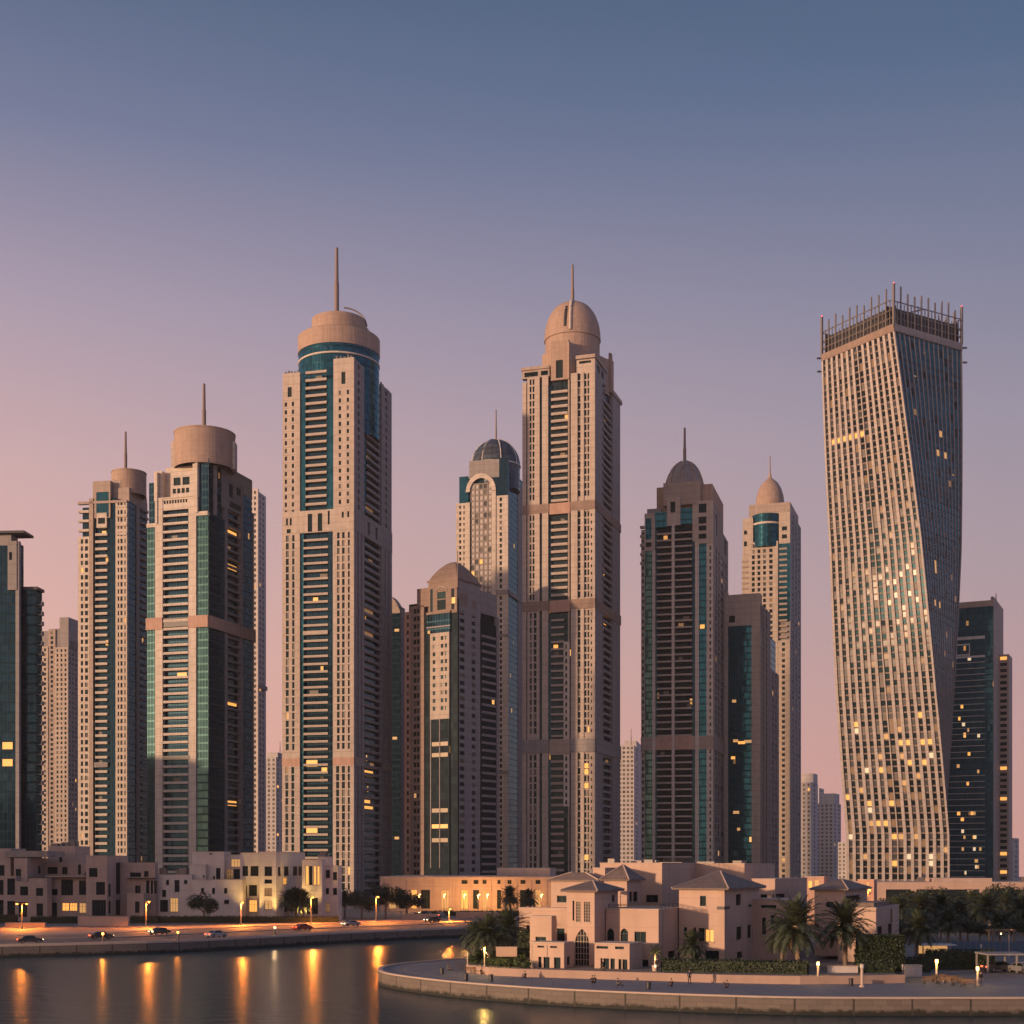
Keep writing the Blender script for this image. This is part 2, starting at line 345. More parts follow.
    def band(s, f, x0, x1, y0, y1, m='beige_brown', out=.25):
        F_, a, b = s.span(f, x0, x1)
        if f == 'R': a = max(a, s.th+.01)
        mb = MB(); grid_panel(mb, F_, a, b, s.z(y1), s.z(y0), out, -s.th+.02, (), top=2); return mb.build('band', m, s.e)
    def lathe(s, name, m, prof, fs=.5, ft=.5, c=None, n=40, a0=0, a1=360, smooth=True):
        mb = MB(); c = c or s.ctr(fs, ft); mb.lathe(c[0], c[1], prof, n, 0, a0, a1, smooth); return mb.build(name, m, s.e)
    def spire(s, c, y0, y1, r=.9, m='spire_metal', tip=.25):
        d = c[1]; z0, z1 = wz(y1, d), wz(y0, d); mb = MB()
        mb.lathe(c[0], c[1], [(r*.8, z0-3), (r*.8, z0+(z1-z0)*.4), (r*.66, z0+(z1-z0)*.41), (max(tip, r*.5), z1), (0, z1+.4)], 10); mb.build('spire', m, s.e)
    def finish(s):
        # windows: the ones with lights on and a spread of the rest by themselves
        W = s.win
        if W:
            idx = list(range(len(W)))
            if len(W) > LIM:
                idx.sort(key=lambda i: (W[i][6] in ('pane', 'pane_blind', 'pane_grey'), -W[i][3]*1e-3-rnd.random())); one = set(idx[:LIM])
            else: one = set(idx)
            cache = {}; rest = {}
            for i, (F_, a, b, z0, z1, out, m) in enumerate(W):
                if i in one:
                    k = (round(b-a, 2), round(z1-z0, 2), m)
                    if k not in cache:
                        t = MB(); x = k[0]/2+.01; t.quad([(-x, 0, -.01), (x, 0, -.01), (x, 0, k[1]+.01), (-x, 0, k[1]+.01)], [(0, 0), (1, 0), (1, 1), (0, 1)]); cache[k] = t.mesh('window', [m])
                    wo_ = part('window', cache[k], s.e, Vector(F_.p((a+b)/2, out, z0))-s.o, F_.rz())
                    if s.frames and k[0] > .5 and k[1] > .7:
                        kk = ('f', k[0], k[1])
                        if kk not in cache:
                            t = MB(); x, h = k[0]/2, k[1]; y0, y1 = -.09, -.02; q = .07
                            for (a0, a1, b0, b1) in [(-x, -x+q, 0, h), (x-q, x, 0, h), (-x+q, x-q, 0, q), (-x+q, x-q, h-q, h)]+[(-x+2*x*i/max(1, round(2*x/.8))-.025, -x+2*x*i/max(1, round(2*x/.8))+.025, q, h-q) for i in range(1, round(2*x/.8))]+([(-x+q, x-q, h*.62, h*.62+.05)] if h > 1.8 else []):
                                t.box(a0, a1, y0-(.012 if b0 == q else 0), y1, b0, b1)
                            t.box(-x-.1, x+.1, -.36, -.2, -.12, .0, 1); cache[kk] = t.mesh('window_frame', ['frame_dark', 'coping'])
                        part('window_frame', cache[kk], wo_)
                else: F_.quad(rest.setdefault(m, MB()), a-.01, b+.01, z0-.01, z1+.01, out)
            if rest:
                mb = MB(); ms = []
                for j, (m, r) in enumerate(rest.items()):
                    ms.append(m); k = len(mb.v); mb.v += r.v; mb.f += [tuple(x+k for x in f) for f in r.f]; mb.uv += r.uv; mb.m += [j]*len(r.f); mb.sm += r.sm
                o = mb.build('window', ms, s.e); o['kind'] = 'stuff'
        cache = {}; rest = {}
        for i, (F_, a, b, z, out, par, m, back) in enumerate(s.balc):
            def geo(t, T):
                for (y0, y1, z0, z1) in ((out-.16, out, -.28, par), (back, out-.16, -.28, 0.0)):
                    w_ = (b-a)/2
                    P8 = [T(x, y, zz) for zz in (z0, z1) for (x, y) in ((-w_, y1), (w_, y1), (w_, y0), (-w_, y0))]
                    for q in ((0,1,5,4), (1,2,6,5), (2,3,7,6), (3,0,4,7), (4,5,6,7), (3,2,1,0)): t.quad([P8[j] for j in q])
            if i < LIM:
                k = (round(b-a, 2), out, par, m, back)
                if k not in cache:
                    t = MB(); geo(t, lambda x, y, zz: (x, -y, zz)); cache[k] = t.mesh('balcony', [m])
                part('balcony', cache[k], s.e, Vector(F_.p((a+b)/2, 0, z))-s.o, F_.rz())
            else:
                geo(rest.setdefault(m, MB()), lambda x, y, zz: F_.p((a+b)/2+x, y, z+zz))
        for m, t in rest.items(): o = t.build('balcony', m, s.e); o['kind'] = 'stuff'
        if '_o' in s.e: del s.e['_o']
        return s
    # low buildings: a solid box with parapet and openings
    def solid(s, yt, L=(), Rw=(), m='render_pink', mR=None, yb=None, par=.5, roof='roof_flat'):
        e = min(.55, s.wl*.2, s.wr*.2); z1 = s.z(yt); zb = s.gz if yb is None else s.z(yb)
        F_ = s.L
        def hs(F_, W):
            H = []
            for h in W:
                q0, q1 = sorted((F_.s(h[0]), F_.s(h[1]))); hh = (q0, q1, max(s.z(h[3]), zb+.02), s.z(h[2])); H.append(hh)
                s.win.append((F_, *hh, -.24, h[4] if len(h) > 4 else 'pane'))
            return H
        for F_, W, a, b in ((s.L, L, 0, s.wl), (s.Rt, Rw, .503, s.wr)):
            mb = MB(); grid_panel(mb, F_, a, b, zb, z1, 0, -.5, hs(F_, W), .28, top=2); mb.build('wall', m if F_ is s.L or not mR else mR, s.e)
        mb = MB(); s.block(mb, .5, s.wl, s.wr-.5, s.wr-.003, zb, z1); s.block(mb, s.wl-.5, s.wl-.003, .5, s.wr-.5, zb, z1); mb.build('back_wall', m, s.e)
        mb = MB(); s.block(mb, .5, s.wl-.5, .5, s.wr-.5, zb, z1-par); mb.build('roof', roof, s.e)
        mb = MB(); s.block(mb, -.07, s.wl+.07, -.07, s.wr+.07, z1+.004, z1+.13); mb.build('coping', 'coping', s.e); return s
    def hip(s, ye, ya, ov=.6, m='roof_tile', ridge=0, x=.5, y=.5):
        z0, z1 = s.z(ye), s.z(ya); mb = MB(); q0, q1, t0, t1 = -ov, s.wl+ov, -ov, s.wr+ov
        c = [s.pt(q0, t0, z0), s.pt(q1, t0, z0), s.pt(q1, t1, z0), s.pt(q0, t1, z0)]
        A, B = s.pt(s.wl*(x-ridge/2), s.wr*y, z1), s.pt(s.wl*(x+ridge/2), s.wr*y, z1)
        for f in ((c[1], c[0], A, B), (c[3], c[2], B, A)): mb.quad(f, [(0, 0), (5, 0), (3, 4), (2, 4)])
        for f in ((c[0], c[3], A), (c[2], c[1], B)): mb.quad(f, [(0, 0), (5, 0), (2.5, 4)])
        o = mb.build('hip_roof', m, s.e)
        mb = MB(); s.block(mb, q0+.02, q1-.02, t0+.02, t1-.02, z0-.22, z0-.002); mb.build('eaves', 'roof_tile', s.e)
        mb = MB()
        for k in (0, 3): mb.tube([Vector(c[k])+Vector((0, 0, .04)), Vector(A)+Vector((0, 0, .04))], .1, .1, 5)
        for k in (1, 2): mb.tube([Vector(c[k])+Vector((0, 0, .04)), Vector(B)+Vector((0, 0, .04))], .1, .1, 5)
        mb.build('roof_ridge', 'coping', s.e)
# ================================================================== the skyline
SKY = 'towers of the marina skyline'
def px_r(wpx, d): return wpx/2*d/F
def steps(b, spec, m='crown_stone', name='crown_block'):
    """setback blocks: (px0, px1 on the L face, depth from, depth to, row top, row bottom)"""
    for (x0, x1, t0, t1, y0, y1) in spec:
        mb = MB(); b.block(mb, b.L.s(x1), b.L.s(x0), t0*b.wr, t1*b.wr, b.z(y1), b.z(y0)); mb.build(name, m, b.e)
def dome_prof(r, z0, h, n=10, p=1.0):
    return [(r*math.cos(math.pi/2*i/n)**p if i < n else 0, z0+h*math.sin(math.pi/2*i/n)) for i in range(n+1)]
def roofclutter(b, y, n=5, hh=1.6, q=None):
    mb = MB(); z = b.z(y)
    for k in range(n):
        q_ = rnd.uniform(.12, .8)*b.wl; t_ = rnd.uniform(.12, .8)*b.wr; w_ = rnd.uniform(.8, 2.2)
        b.block(mb, q_, q_+w_, t_, t_+rnd.uniform(.8, 2), z-.1, z+rnd.uniform(.5, hh))
    mb.build('roof_plant', 'steel', b.e)

# --- dark glass tower cut by the left edge
b = Bld('glass_tower', 'dark glass tower with projecting balconies at the far left edge of the skyline', 'tower', -46, 19, 30, 4, 480, group=SKY, fl=3.45)
b.core(541, 'glass_navy'); b.wall('L', 15.5, 19, 541, None, m='grey_and_shade_stone'); b.wall('L', -46, -43, 541, None, m='grey_and_shade_stone')
b.glass('L', -43, 15.5, 545, None, 'glass_navy', -.5)
steps(b, [(-46, 25, -.10, .8, 531, 533.5)], 'dark_metal', 'roof_slab'); steps(b, [(-40, 10, .1, .7, 533.5, 545)], 'grey_and_shade_stone', 'roof_block')
b.slit('L', 8, 17, 541.1, 590, [(9.5, 12.5, 552, 560)], .3, 'grey_and_shade_stone', 2.2)
mb = MB(); b.block(mb, -4.5, 1.2, 3.5, b.wr-.4, GZ, b.z(588)); mb.build('side_wing', 'glass_navy', b.e)
Rf = Face(b.pt(-4.5, 3.5, 0)[:2], b.vv, (-b.u[0], -b.u[1]), False)
for k in range(26): b.balc.append((Rf, 1.0, b.wr-6, b.z(592)-(k+1)*3.45, 1.6, 1.1, 'grey_and_shade_stone', 0.0))
for yy in (745, 762): b.win.append((b.L, b.L.s(12), b.L.s(2), b.z(yy+4), b.z(yy-3), -.42, 'pane_lit'))
mb = MB(); b.block(mb, -5.2, 1.6, 3.0, b.wr, b.z(588), b.z(585)); mb.build('wing_roof', 'dark_metal', b.e)
b.finish()

# --- slim beige tower behind it
b = Bld('apartment_tower', 'slim orange-lit beige tower with stepped flat roof, between dark glass tower and pale balcony tower', 'tower', 38, 68, 78, 9, 950, group=SKY, fl=3.3)
b.core(630, 'grey_and_shade_stone'); b.wall('L', 38, 48, 646, None, [(41, 1.8), (45, 1.8)], m='beige', lit=.0); b.wall('L', 48, 55, 629, None, [(51.5, 2.2)], out=-.5, m='beige_brown', lit=0)
b.wall('L', 55, 68, 647, None, [(57.5, 1.6), (61.5, 1.6), (65.5, 1.6)], m='beige', lit=.0); b.wall('R', 68, 78, 640, None, [(70, 1.2), (73, 1.2), (76, 1.2)], m='grey_and_shade_stone', lit=0.01)
steps(b, [(48, 58, .1, .9, 628, 648), (59, 68, .05, 1, 617, 647)], 'grey_and_shade_stone'); b.finish()
# --- far grey blocks, much of their haze put into pale colours
def far_block(label, xl, xc, xr, yt, d, a=10, m='far_pale', crown=None, mast=None, step=None):
    b = Bld('far_tower', label, 'tower', xl, xc, xr, a, d, group='hazy towers far behind', fl=3.6)
    b.core(yt+2, 'glass_far'); nL = max(2, int((xc-xl)/4)); nR = max(1, int((xr-xc)/4))
    b.wall('L', xl, xc, yt, None, [(xl+(xc-xl)*(i+.5)/nL, 1.9) for i in range(nL)], m=m, lit=.01, wh=1.8, pm='pane_blind')  # pale panes instead of dark ones, haze put into their colour
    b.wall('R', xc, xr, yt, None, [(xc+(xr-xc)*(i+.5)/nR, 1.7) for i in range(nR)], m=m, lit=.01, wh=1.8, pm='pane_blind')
    if crown: steps(b, [(*crown[:2], .2, .8, crown[2], yt+1)], m)
    if step: steps(b, [step], m, 'setback')
    if mast: b.spire((b.C[0]+(mast[0]-xc)*d/F+2, d+8), mast[1], yt-2, .5, tip=.15)
    b.finish()
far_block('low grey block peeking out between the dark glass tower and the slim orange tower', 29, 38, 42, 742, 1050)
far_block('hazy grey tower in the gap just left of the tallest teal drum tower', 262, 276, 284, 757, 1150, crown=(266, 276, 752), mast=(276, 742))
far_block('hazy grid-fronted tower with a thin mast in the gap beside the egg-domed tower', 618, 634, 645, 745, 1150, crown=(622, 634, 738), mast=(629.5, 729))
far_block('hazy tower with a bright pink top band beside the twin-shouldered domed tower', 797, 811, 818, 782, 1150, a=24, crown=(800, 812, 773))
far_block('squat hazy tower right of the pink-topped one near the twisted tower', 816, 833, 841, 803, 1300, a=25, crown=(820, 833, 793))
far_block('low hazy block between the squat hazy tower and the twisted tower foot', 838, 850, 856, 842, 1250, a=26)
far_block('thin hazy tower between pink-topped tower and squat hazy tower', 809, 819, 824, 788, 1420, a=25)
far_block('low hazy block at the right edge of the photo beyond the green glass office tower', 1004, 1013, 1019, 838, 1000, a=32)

# --- pale tower with one balcony spine (third from left)
b = Bld('balcony_tower', 'pale tower with white balcony spine and off-centre round drum, left of drum-topped green glass tower', 'tower', 78, 127, 148, 9, 680, group=SKY, fl=3.5)
b.core(505, 'glass_navy')
b.wall('L', 78, 93, 535, None, [(82, 2.0), (86.5, 2.6)], m='beige_pale', out=0, lit=.012, wh=1.9); b.wall('L', 89.5, 93.5, 497, None, m='beige_brown', out=.5, thick=2)
b.balcony('L', 78.5, 89, 501, 535, .3, m='beige_pale', pit=4.6)
b.glass('L', 93.5, 95.5, 497, None, 'glass_navy'); b.glass('L', 108, 115.5, 497, None, 'glass_navy')
b.slit('L', 94.5, 110.5, 480, 517, [(96.5, 109, 491, 516)], .25, 'beige_brown', 3, pm='pane')
b.glass('L', 96.5, 109, 491, 515, 'glass_teal', .12, 'blue_window')
b.slit('L', 97, 107, 512, 527, [(98.5, 105.5, 517, 523)], .5, 'beige_pale', 2)
b.balcony('L', 95.5, 107.5, 527, 868, .35, m='beige_pale', solid=.8); b.band('L', 94.5, 108, 762, 767, 'grey_and_shade_stone', .5)
b.wall('L', 115.5, 127, 500, None, [(118.4, 1.2), (121.5, 1.8), (125, 1.0)], m='beige_pale', lit=.012, wh=1.9)
b.balcony('L', 116, 127, 498, 535, .4, m='beige_pale', pit=4.4)
b.band('L', 78, 127, 500, 502.5, 'beige_brown', .5)
b.glass('R', 127, 136.5, 500, None, 'glass_navy', -.3); b.wall('R', 136.5, 139.5, 497, None, m='grey_and_shade_stone', out=.2); b.glass('R', 139.5, 148, 490, None, 'glass_navy', -.3)
b.balcony('R', 141, 147, 494, 866, .9, m='grey_and_shade_stone')
steps(b, [(90, 118, .12, .8, 478, 500), (116, 127, .1, .95, 486, 500), (127, 133, .0, .0, 0, 0)][:2], 'beige_brown'); roofclutter(b, 500)
c = (wx(129, 692), 692); r = px_r(34, 690)
b.lathe('crown_drum', 'crown_stone', [(r, b.z(490)), (r, b.z(467)), (r*1.02, b.z(467)), (r*1.02, b.z(466))], c=c)
b.spire((wx(125.6, 686), 686), 432, 468, 1.0); b.finish()

# --- slender beige tower behind the green glass one
b = Bld('slender_tower', 'slender beige tower with window grid, squeezed behind right side of drum-topped green glass tower', 'tower', 232, 258, 266, 10, 860, group=SKY, fl=3.4)
b.core(492, 'grey_and_shade_stone'); b.wall('L', 232, 258, 488.5, None, [(248, 1.4), (251.5, 1.4), (255, 1.4)], m='far_wall', lit=.01)
b.wall('R', 258, 266, 491, None, [(260.3, 1.2), (263.2, 1.2)], m='far_wall', lit=.01); b.band('R', 258, 266, 684, 688, 'grey_and_shade_stone', 1.0); b.finish()

# --- green glass tower with drum
b = Bld('drum_tower', 'green glass and cream tower with plain drum crown, cream balcony spine and reddish band', 'tower', 147, 208, 254, 17, 600, group=SKY, fl=3.5)
b.core(500, 'glass_navy')
b.glass('L', 147, 155.5, 523, None, 'glass_green', -.15); b.wall('L', 155.5, 163, 495, None, m='beige_pale', out=.4, thick=2.2)
b.band('L', 146.8, 155.5, 519, 523, 'beige_pale', .3); b.band('L', 196.5, 208, 511, 515, 'beige_pale', .4)
b.slit('L', 163, 189, 494, 507, [(164+i*2.7, 165.8+i*2.7, 497, 500.5) for i in range(9)], .1, 'beige_pale', 2)
b.balcony('L', 163.5, 188.5, 505, None, .4, m='beige_pale', par=.75)
b.slit('L', 155.6, 196, 494.1, 495.2, [], .55, 'beige_pale', 2)
b.wall('L', 189, 196.5, 495.4, None, m='beige_pale', out=.4, thick=2.2); b.glass('L', 196.5, 208, 515, None, 'glass_green', -.15)
for (f, x0, x1) in (('L', 146.6, 163), ('L', 189, 208.4), ('R', 208, 254.4)): b.band(f, x0, x1, 615, 627, 'terracotta', .75)
b.band('L', 163.5, 188.5, 616, 625, 'dark_metal', .2); b.band('L', 163.5, 190, 755, 758.5, 'dark_metal', .55)
b.glass('R', 208, 225, 512, None, 'glass_navy', -.15)
b.wall('R', 225, 227.5, 494, None, m='grey_and_shade_stone', out=.1); b.wall('R', 240.5, 243, 494, None, m='grey_and_shade_stone', out=.1); b.balcony('R', 227.5, 240.5, 500, None, .1, m='grey_and_shade_stone', par=.6)
b.glass('R', 243, 252, 476, None, 'glass_navy', -.1); b.wall('R', 252, 254, 490, None, m='grey_and_shade_stone')
for yy in (521, 556, 697, 801): b.win.append((b.Rt, b.Rt.s(229), b.Rt.s(239.5), b.z(yy+2.5), b.z(yy-2.5), -1.5, 'pane_lit'))
steps(b, [(153, 161, .02, .9, 466, 496), (161, 205, .10, .95, 461, 500)], 'beige_pale')
b.slit('L', 171, 193, 470, 494, [(174, 181, 475, 483), (183, 190, 475, 483)]+[(173.2+i*4.4, 176.4+i*4.4, 486, 491) for i in range(4)], .35, 'beige_pale', 4)
b.glass('L', 199, 208, 458, 512, 'glass_navy', -.5, 'corner_glazing'); b.glass('R', 208, 222, 460, 512, 'glass_navy', -.5, 'corner_glazing')
b.wall('L', 193, 199, 462, 496, m='beige_pale', out=.3); b.wall('R', 222, 226, 462, 500, m='grey_and_shade_stone', out=.2)
steps(b, [(190, 207, .30, .98, 455, 476)], 'beige_brown')
b.slit('R', 226, 243, 468, 499, [(228.5, 233, 472, 486), (236, 241, 472, 480), (229, 241, 490, 496)], .25, 'grey_and_shade_stone', 3)
b.slit('L', 156.3, 158.2, 468, 520, [], .9, 'beige_pale', 2, name='fin'); b.slit('L', 196.2, 198.4, 455, 512, [], .9, 'beige_pale', 3, name='fin'); b.slit('R', 214, 216, 462, 512, [], .6, 'grey_and_shade_stone', 2, name='fin'); b.glass('L', 147.5, 155, 477, 519, 'glass_navy', -1.2, 'corner_glazing')
c = (wx(204.8, 613), 613); r = px_r(60, 612)
b.lathe('crown_drum', 'crown_stone', [(r, b.z(462)), (r, b.z(426.5)), (r*1.015, b.z(426.4)), (r*1.015, b.z(425)), (r*.9, b.z(425)), (r*.9, b.z(426))], c=c, n=56)
for sgn, px in ((-1, 174), (1, 233)):
    mb = MB(); k = (px-204)*614/F; mb.box(c[0]+k-.9, c[0]+k+.9, c[1]-3, c[1]+3, b.z(462), b.z(434)); mb.build('crown_fin', 'beige_pale', b.e)
b.spire((wx(204, 606), 606), 384, 428, 1.15); b.finish()

# --- the tall teal drum tower
b = Bld('teal_drum_tower', 'tallest tower with teal glass cylinder, stepped beige drum and spire with a thin curved rod', 'tower', 282.5, 354, 391.5, 15, 600, group=SKY, fl=3.35)
b.core(375, 'glass_navy')
up = dict(m='beige', wh=1.6, lit=.006)
b.slit('L', 282.6, 300, 367, 393, [(287.8, 291.8, 381, 391)], .1, 'beige'); b.wall('L', 282.6, 300, 393, 514, [(286, 1.9), (293, 1.9)], out=.1, **up)
b.slit('L', 333.5, 354, 357, 386, [(341.5, 345.5, 371, 383)], .1, 'beige'); b.wall('L', 333.5, 354, 386, 508, [(340, 2.0), (348, 2.0)], out=.1, **up)
b.glass('L', 300, 305.3, 376, 508, 'glass_teal', -.5); b.glass('L', 326.7, 333.5, 376, 508, 'glass_teal', -.5); b.balcony('L', 305.5, 326.5, 361, 508, .1, m='beige', pit=3.35, par=.8)
b.slit('L', 282.3, 354.01, 507.6, 530, [(286.3, 288.3, 514, 521), (290, 292, 514, 521), (287, 291, 525, 529), (308, 312.5, 511, 529), (318, 322.5, 511, 529), (328, 330, 509, 523), (342, 344, 511, 517), (347.5, 349.5, 511, 517)], .3, 'beige')
lo = dict(m='beige', lit=.006)
b.wall('L', 282.3, 300, 530, 757, [(287.5, 2.5), (293.5, 2.0)], out=.2, wh=2.4, **lo); b.wall('L', 333, 354.01, 530, 757, [(338.5, 2.2), (343.5, 2.2), (349, 1.6)], out=.2, wh=2.3, **lo)
b.band('L', 282.2, 300, 757, 765, 'terracotta', .35); b.band('L', 333, 354.05, 757, 765, 'terracotta', .35)
b.wall('L', 282.3, 300, 765, None, [(287, 2.5), (293, 2.5)], out=.2, wh=2.7, **lo); b.wall('L', 333, 354.01, 765, None, [(337.8, 2.6), (343.6, 2.6), (349, 1.8)], out=.2, wh=2.7, **lo)
b.glass('L', 300, 303.5, 530, None, 'glass_teal', -.5); b.glass('L', 328, 333, 530, None, 'glass_navy', -.4)
b.balcony('L', 303.5, 328, 530, None, .1, m='beige', par=.68); b.band('L', 303.5, 328, 629, 633, 'beige', .5)
for yy in (762, 829): b.win.append((b.L, b.L.s(316), b.L.s(305), b.z(yy+3.5), b.z(yy-3), -1.5, 'pane_lit'))
b.wall('R', 354, 364, 358, 508, [(358.5, 1.6)], out=.1, m='grey_and_shade_stone', wh=1.7, lit=.0); b.wall('R', 381.5, 391.5, 358, 508, [(386, 1.6)], out=.1, m='grey_and_shade_stone', lit=.0)
b.slit('R', 354, 391.7, 508, 530, [(367, 369.5, 513, 526), (375, 377, 513, 526)], .3, 'grey_and_shade_stone')
b.glass('R', 364, 366.5, 376, 508, 'glass_teal', -.5); b.balcony('R', 367, 380, 362, 508, .1, m='grey_and_shade_stone', pit=3.35)
for (x0, x1) in ((354, 357), (358.2, 360.6), (361.6, 364), (381.5, 384.3), (385.3, 388), (389, 391.6)): b.wall('R', x0, x1, 530, None, m='grey_and_shade_stone', out=.2)
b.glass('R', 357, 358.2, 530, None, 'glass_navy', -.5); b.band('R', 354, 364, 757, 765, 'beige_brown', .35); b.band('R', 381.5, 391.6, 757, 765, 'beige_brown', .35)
b.balcony('R', 364.5, 381, 530, None, -.1, m='grey_and_shade_stone', par=.9)
for yy in (495, 603, 625, 770, 804): b.win.append((b.Rt, b.Rt.s(367), b.Rt.s(376), b.z(yy+3), b.z(yy-2.5), -1.5, 'pane_dim' if yy < 700 else 'pane_lit'))
d = b.ctr(.52, .47)[1]; c = (wx(339, d), d); r = px_r(81.5, d); Zc = lambda y: wz(y, d-r*.9)
b.lathe('glass_cylinder', 'glass_teal', [(r*.985, Zc(430)), (r*.985, Zc(343))], c=c, n=64)
b.lathe('cylinder_ring', 'beige_pale', [(r*.985, Zc(354)), (r*1.0, Zc(353.7)), (r*1.0, Zc(352.3)), (r*.985, Zc(352))], c=c, n=64)
b.lathe('crown_drum', 'crown_stone', [(r*.98, Zc(343.5)), (r*1.0, Zc(343.4)), (r*1.0, Zc(326.5)), (r*.97, Zc(325.5)), (r*.6, Zc(325.5))], c=c, n=64)
r2 = px_r(54, d); b.lathe('upper_drum', 'crown_stone', [(r2, Zc(328)), (r2, Zc(307)), (r2*.93, Zc(306)), (r2*.93, Zc(307.5))], c=c, n=56)
mb = MB(); mb.lathe(c[0], c[1], [(r2+.9, Zc(331)), (r2+.9, Zc(315)), (r2-.5, Zc(315))], 14, 0, -70, 20); mb.build('drum_shoulder', 'crown_stone', b.e)
for k in (-1, 1):
    mb = MB(); x = c[0]+k*(r2+1.2); mb.quad([(x-.5, c[1]-1, Zc(331)), (x+.5, c[1]-1, Zc(331)), (x+.1*k, c[1]-1, Zc(318 if k < 0 else 313))]); mb.box(x-.45, x+.45, c[1]-1, c[1]+2, Zc(331), Zc(322 if k < 0 else 317)); mb.build('crown_fin', 'crown_stone', b.e)
mb = MB(); mb.tube([(c[0]+wx(512+3.5+25*math.sin(R(a)), d), c[1]-2, Zc(294.5+21*(1-math.cos(R(a)))*1.0)) for a in range(5, 91, 8)], .36, .36, 6); mb.build('curved_rod', 'steel', b.e)
b.spire((wx(336.7, d), c[1]), 248, 307, 1.35, tip=.4, m='spire_metal')
for (f, x0, x1, y) in (('L', 283, 300, 367), ('L', 334, 353, 357), ('R', 381.5, 391, 359)):
    F_, q0, q1 = b.span(f, x0, x1); mb = MB()
    for k in range(5):
        q = q0+(q1-q0)*(k+.5)/5+rnd.uniform(-.4, .4); p = F_.p(q, -.7, 0); h = rnd.uniform(.6, 1.9); mb.box(p[0]-.4, p[0]+.4, p[1]-.4, p[1]+.4, b.z(y)-.1, b.z(y)+h)
    mb.build('roof_plant', 'steel', b.e)
b.finish()

# --- round-topped glass tower behind
b = Bld('round_top_tower', 'dark blue glass tower with a curved beige top, half hidden behind the teal drum tower', 'tower', 376, 400, 405, 14, 740, group=SKY, fl=3.5)
b.core(612, 'glass_navy'); b.glass('L', 376, 400, 612, None, 'glass_navy', -.1); b.wall('R', 400, 405, 606, None, m='grey_and_shade_stone')
mb = MB(); pl = [(b.wl*i/10, b.z(611)+(1-((i/10-.55)/.55)**2)*9.0) for i in range(11)]
for (q0, z0), (q1, z1) in zip(pl, pl[1:]):
    for t in (0, b.wr): mb.quad([b.pt(q0, t, b.z(613)), b.pt(q1, t, b.z(613)), b.pt(q1, t, z1), b.pt(q0, t, z0)])
    mb.quad([b.pt(q0, 0, z0), b.pt(q1, 0, z1), b.pt(q1, b.wr, z1), b.pt(q0, b.wr, z0)], None, 0, True)
mb.build('curved_crown', 'beige_brown', b.e)
for (x, y) in ((396, 630), (394, 738), (396, 838)): b.win.append((b.L, b.L.s(x+3), b.L.s(x-1.5), b.z(y+1.3), b.z(y-1.3), -.05, 'pane_warm'))
b.finish()

# --- shorter brown tower with the low dome
b = Bld('low_dome_tower', 'shorter brown tower with shallow dome and thin mast, pale window bay between dark glass strips', 'tower', 404, 457, 499, 32, 608, group=SKY, fl=3.4)
b.core(598, 'glass_black')
b.wall('L', 404, 410, 606, None, [(407.5, 1.8)], m='terracotta', out=-.2, lit=.006); b.wall('L', 410, 424, 601, None, [(415, 2.2), (418.2, 2.2)], m='brown_stone', lit=.012, wh=1.7)
b.glass('L', 424, 430.5, 612, None, 'glass_black', -.5)
b.wall('L', 430.5, 449.5, 631, 718, [(434.5, 2.2), (442.5, 2.2), (446.5, 1.8)], m='beige', out=.35, lit=.0, wh=1.5)
b.glass('L', 430.5, 449.5, 718, None, 'glass_black', .1, 'bay_glazing'); b.band('L', 439.6, 440.4, 718, 868, 'grey_and_shade_stone', .35); b.band('L', 430.6, 431.4, 718, 868, 'grey_and_shade_stone', .35)
for yy in (743, 754, 810, 826, 840): b.win.append((b.L, b.L.s(432), b.L.s(448), b.z(yy+2), b.z(yy-2), .15, 'pane_lit' if yy == 826 else 'pane_dim'))
b.glass('L', 427, 450.5, 612, 631, 'glass_navy', .3, 'sky_lounge'); b.glass('L', 449.5, 457, 598, None, 'glass_black', -.5)
b.band('L', 427, 450.6, 609.5, 612, 'brown_stone', .7); b.band('L', 427, 450.6, 624, 625.5, 'grey_and_shade_stone', .5)
b.slit('L', 429, 457, 577, 610, [(430.5, 433, 586, 609), (437.5, 446, 590, 597), (437.5, 446, 598, 608), (451.5, 454.5, 588, 609)], .15, 'brown_stone', 2.5)
mb = MB(); F_ = b.L; q0, q1 = F_.s(446.6), F_.s(436.9); qa = (q0+q1)/2
mb.tube([F_.p(qa+(q1-q0)/2*1.12*math.cos(R(a)), .3, b.z(590)+2.2*math.sin(R(a))) for a in range(0, 181, 15)], .28, .28, 6); mb.build('arch_moulding', 'beige', b.e)
b.win.append((b.L, b.L.s(452), b.L.s(455.5), b.z(603), b.z(597), .25, 'pane_lit'))
b.slit('R', 457, 480, 580, 606, [(460, 467, 592, 604), (472, 476, 597, 604)], .15, 'grey_and_shade_stone', 2.5)
b.wall('R', 457, 480, 606, None, [(462, 4.2), (473.5, 3.2)], m='grey_and_shade_stone', out=.1, lit=.012, wh=1.6)
b.glass('R', 480, 497, 615, None, 'glass_black', -.5); b.balcony('R', 482, 496, 622, None, .0, m='grey_and_shade_stone', par=.8); b.wall('R', 497, 499, 606, None, m='grey_and_shade_stone')
for yy in (679, 747, 828, 842): b.win.append((b.Rt, b.Rt.s(484), b.Rt.s(491), b.z(yy+2), b.z(yy-2), -1.5, 'pane_lit' if yy > 800 else 'pane_dim'))
steps(b, [(417, 430, .0, .55, 584, 603), ], 'brown_stone')
mb = MB(); b.block(mb, .5, b.wl*.45, b.wr*.42, b.wr*.97, b.z(606), b.z(583)); mb.build('crown_block', 'grey_and_shade_stone', b.e)
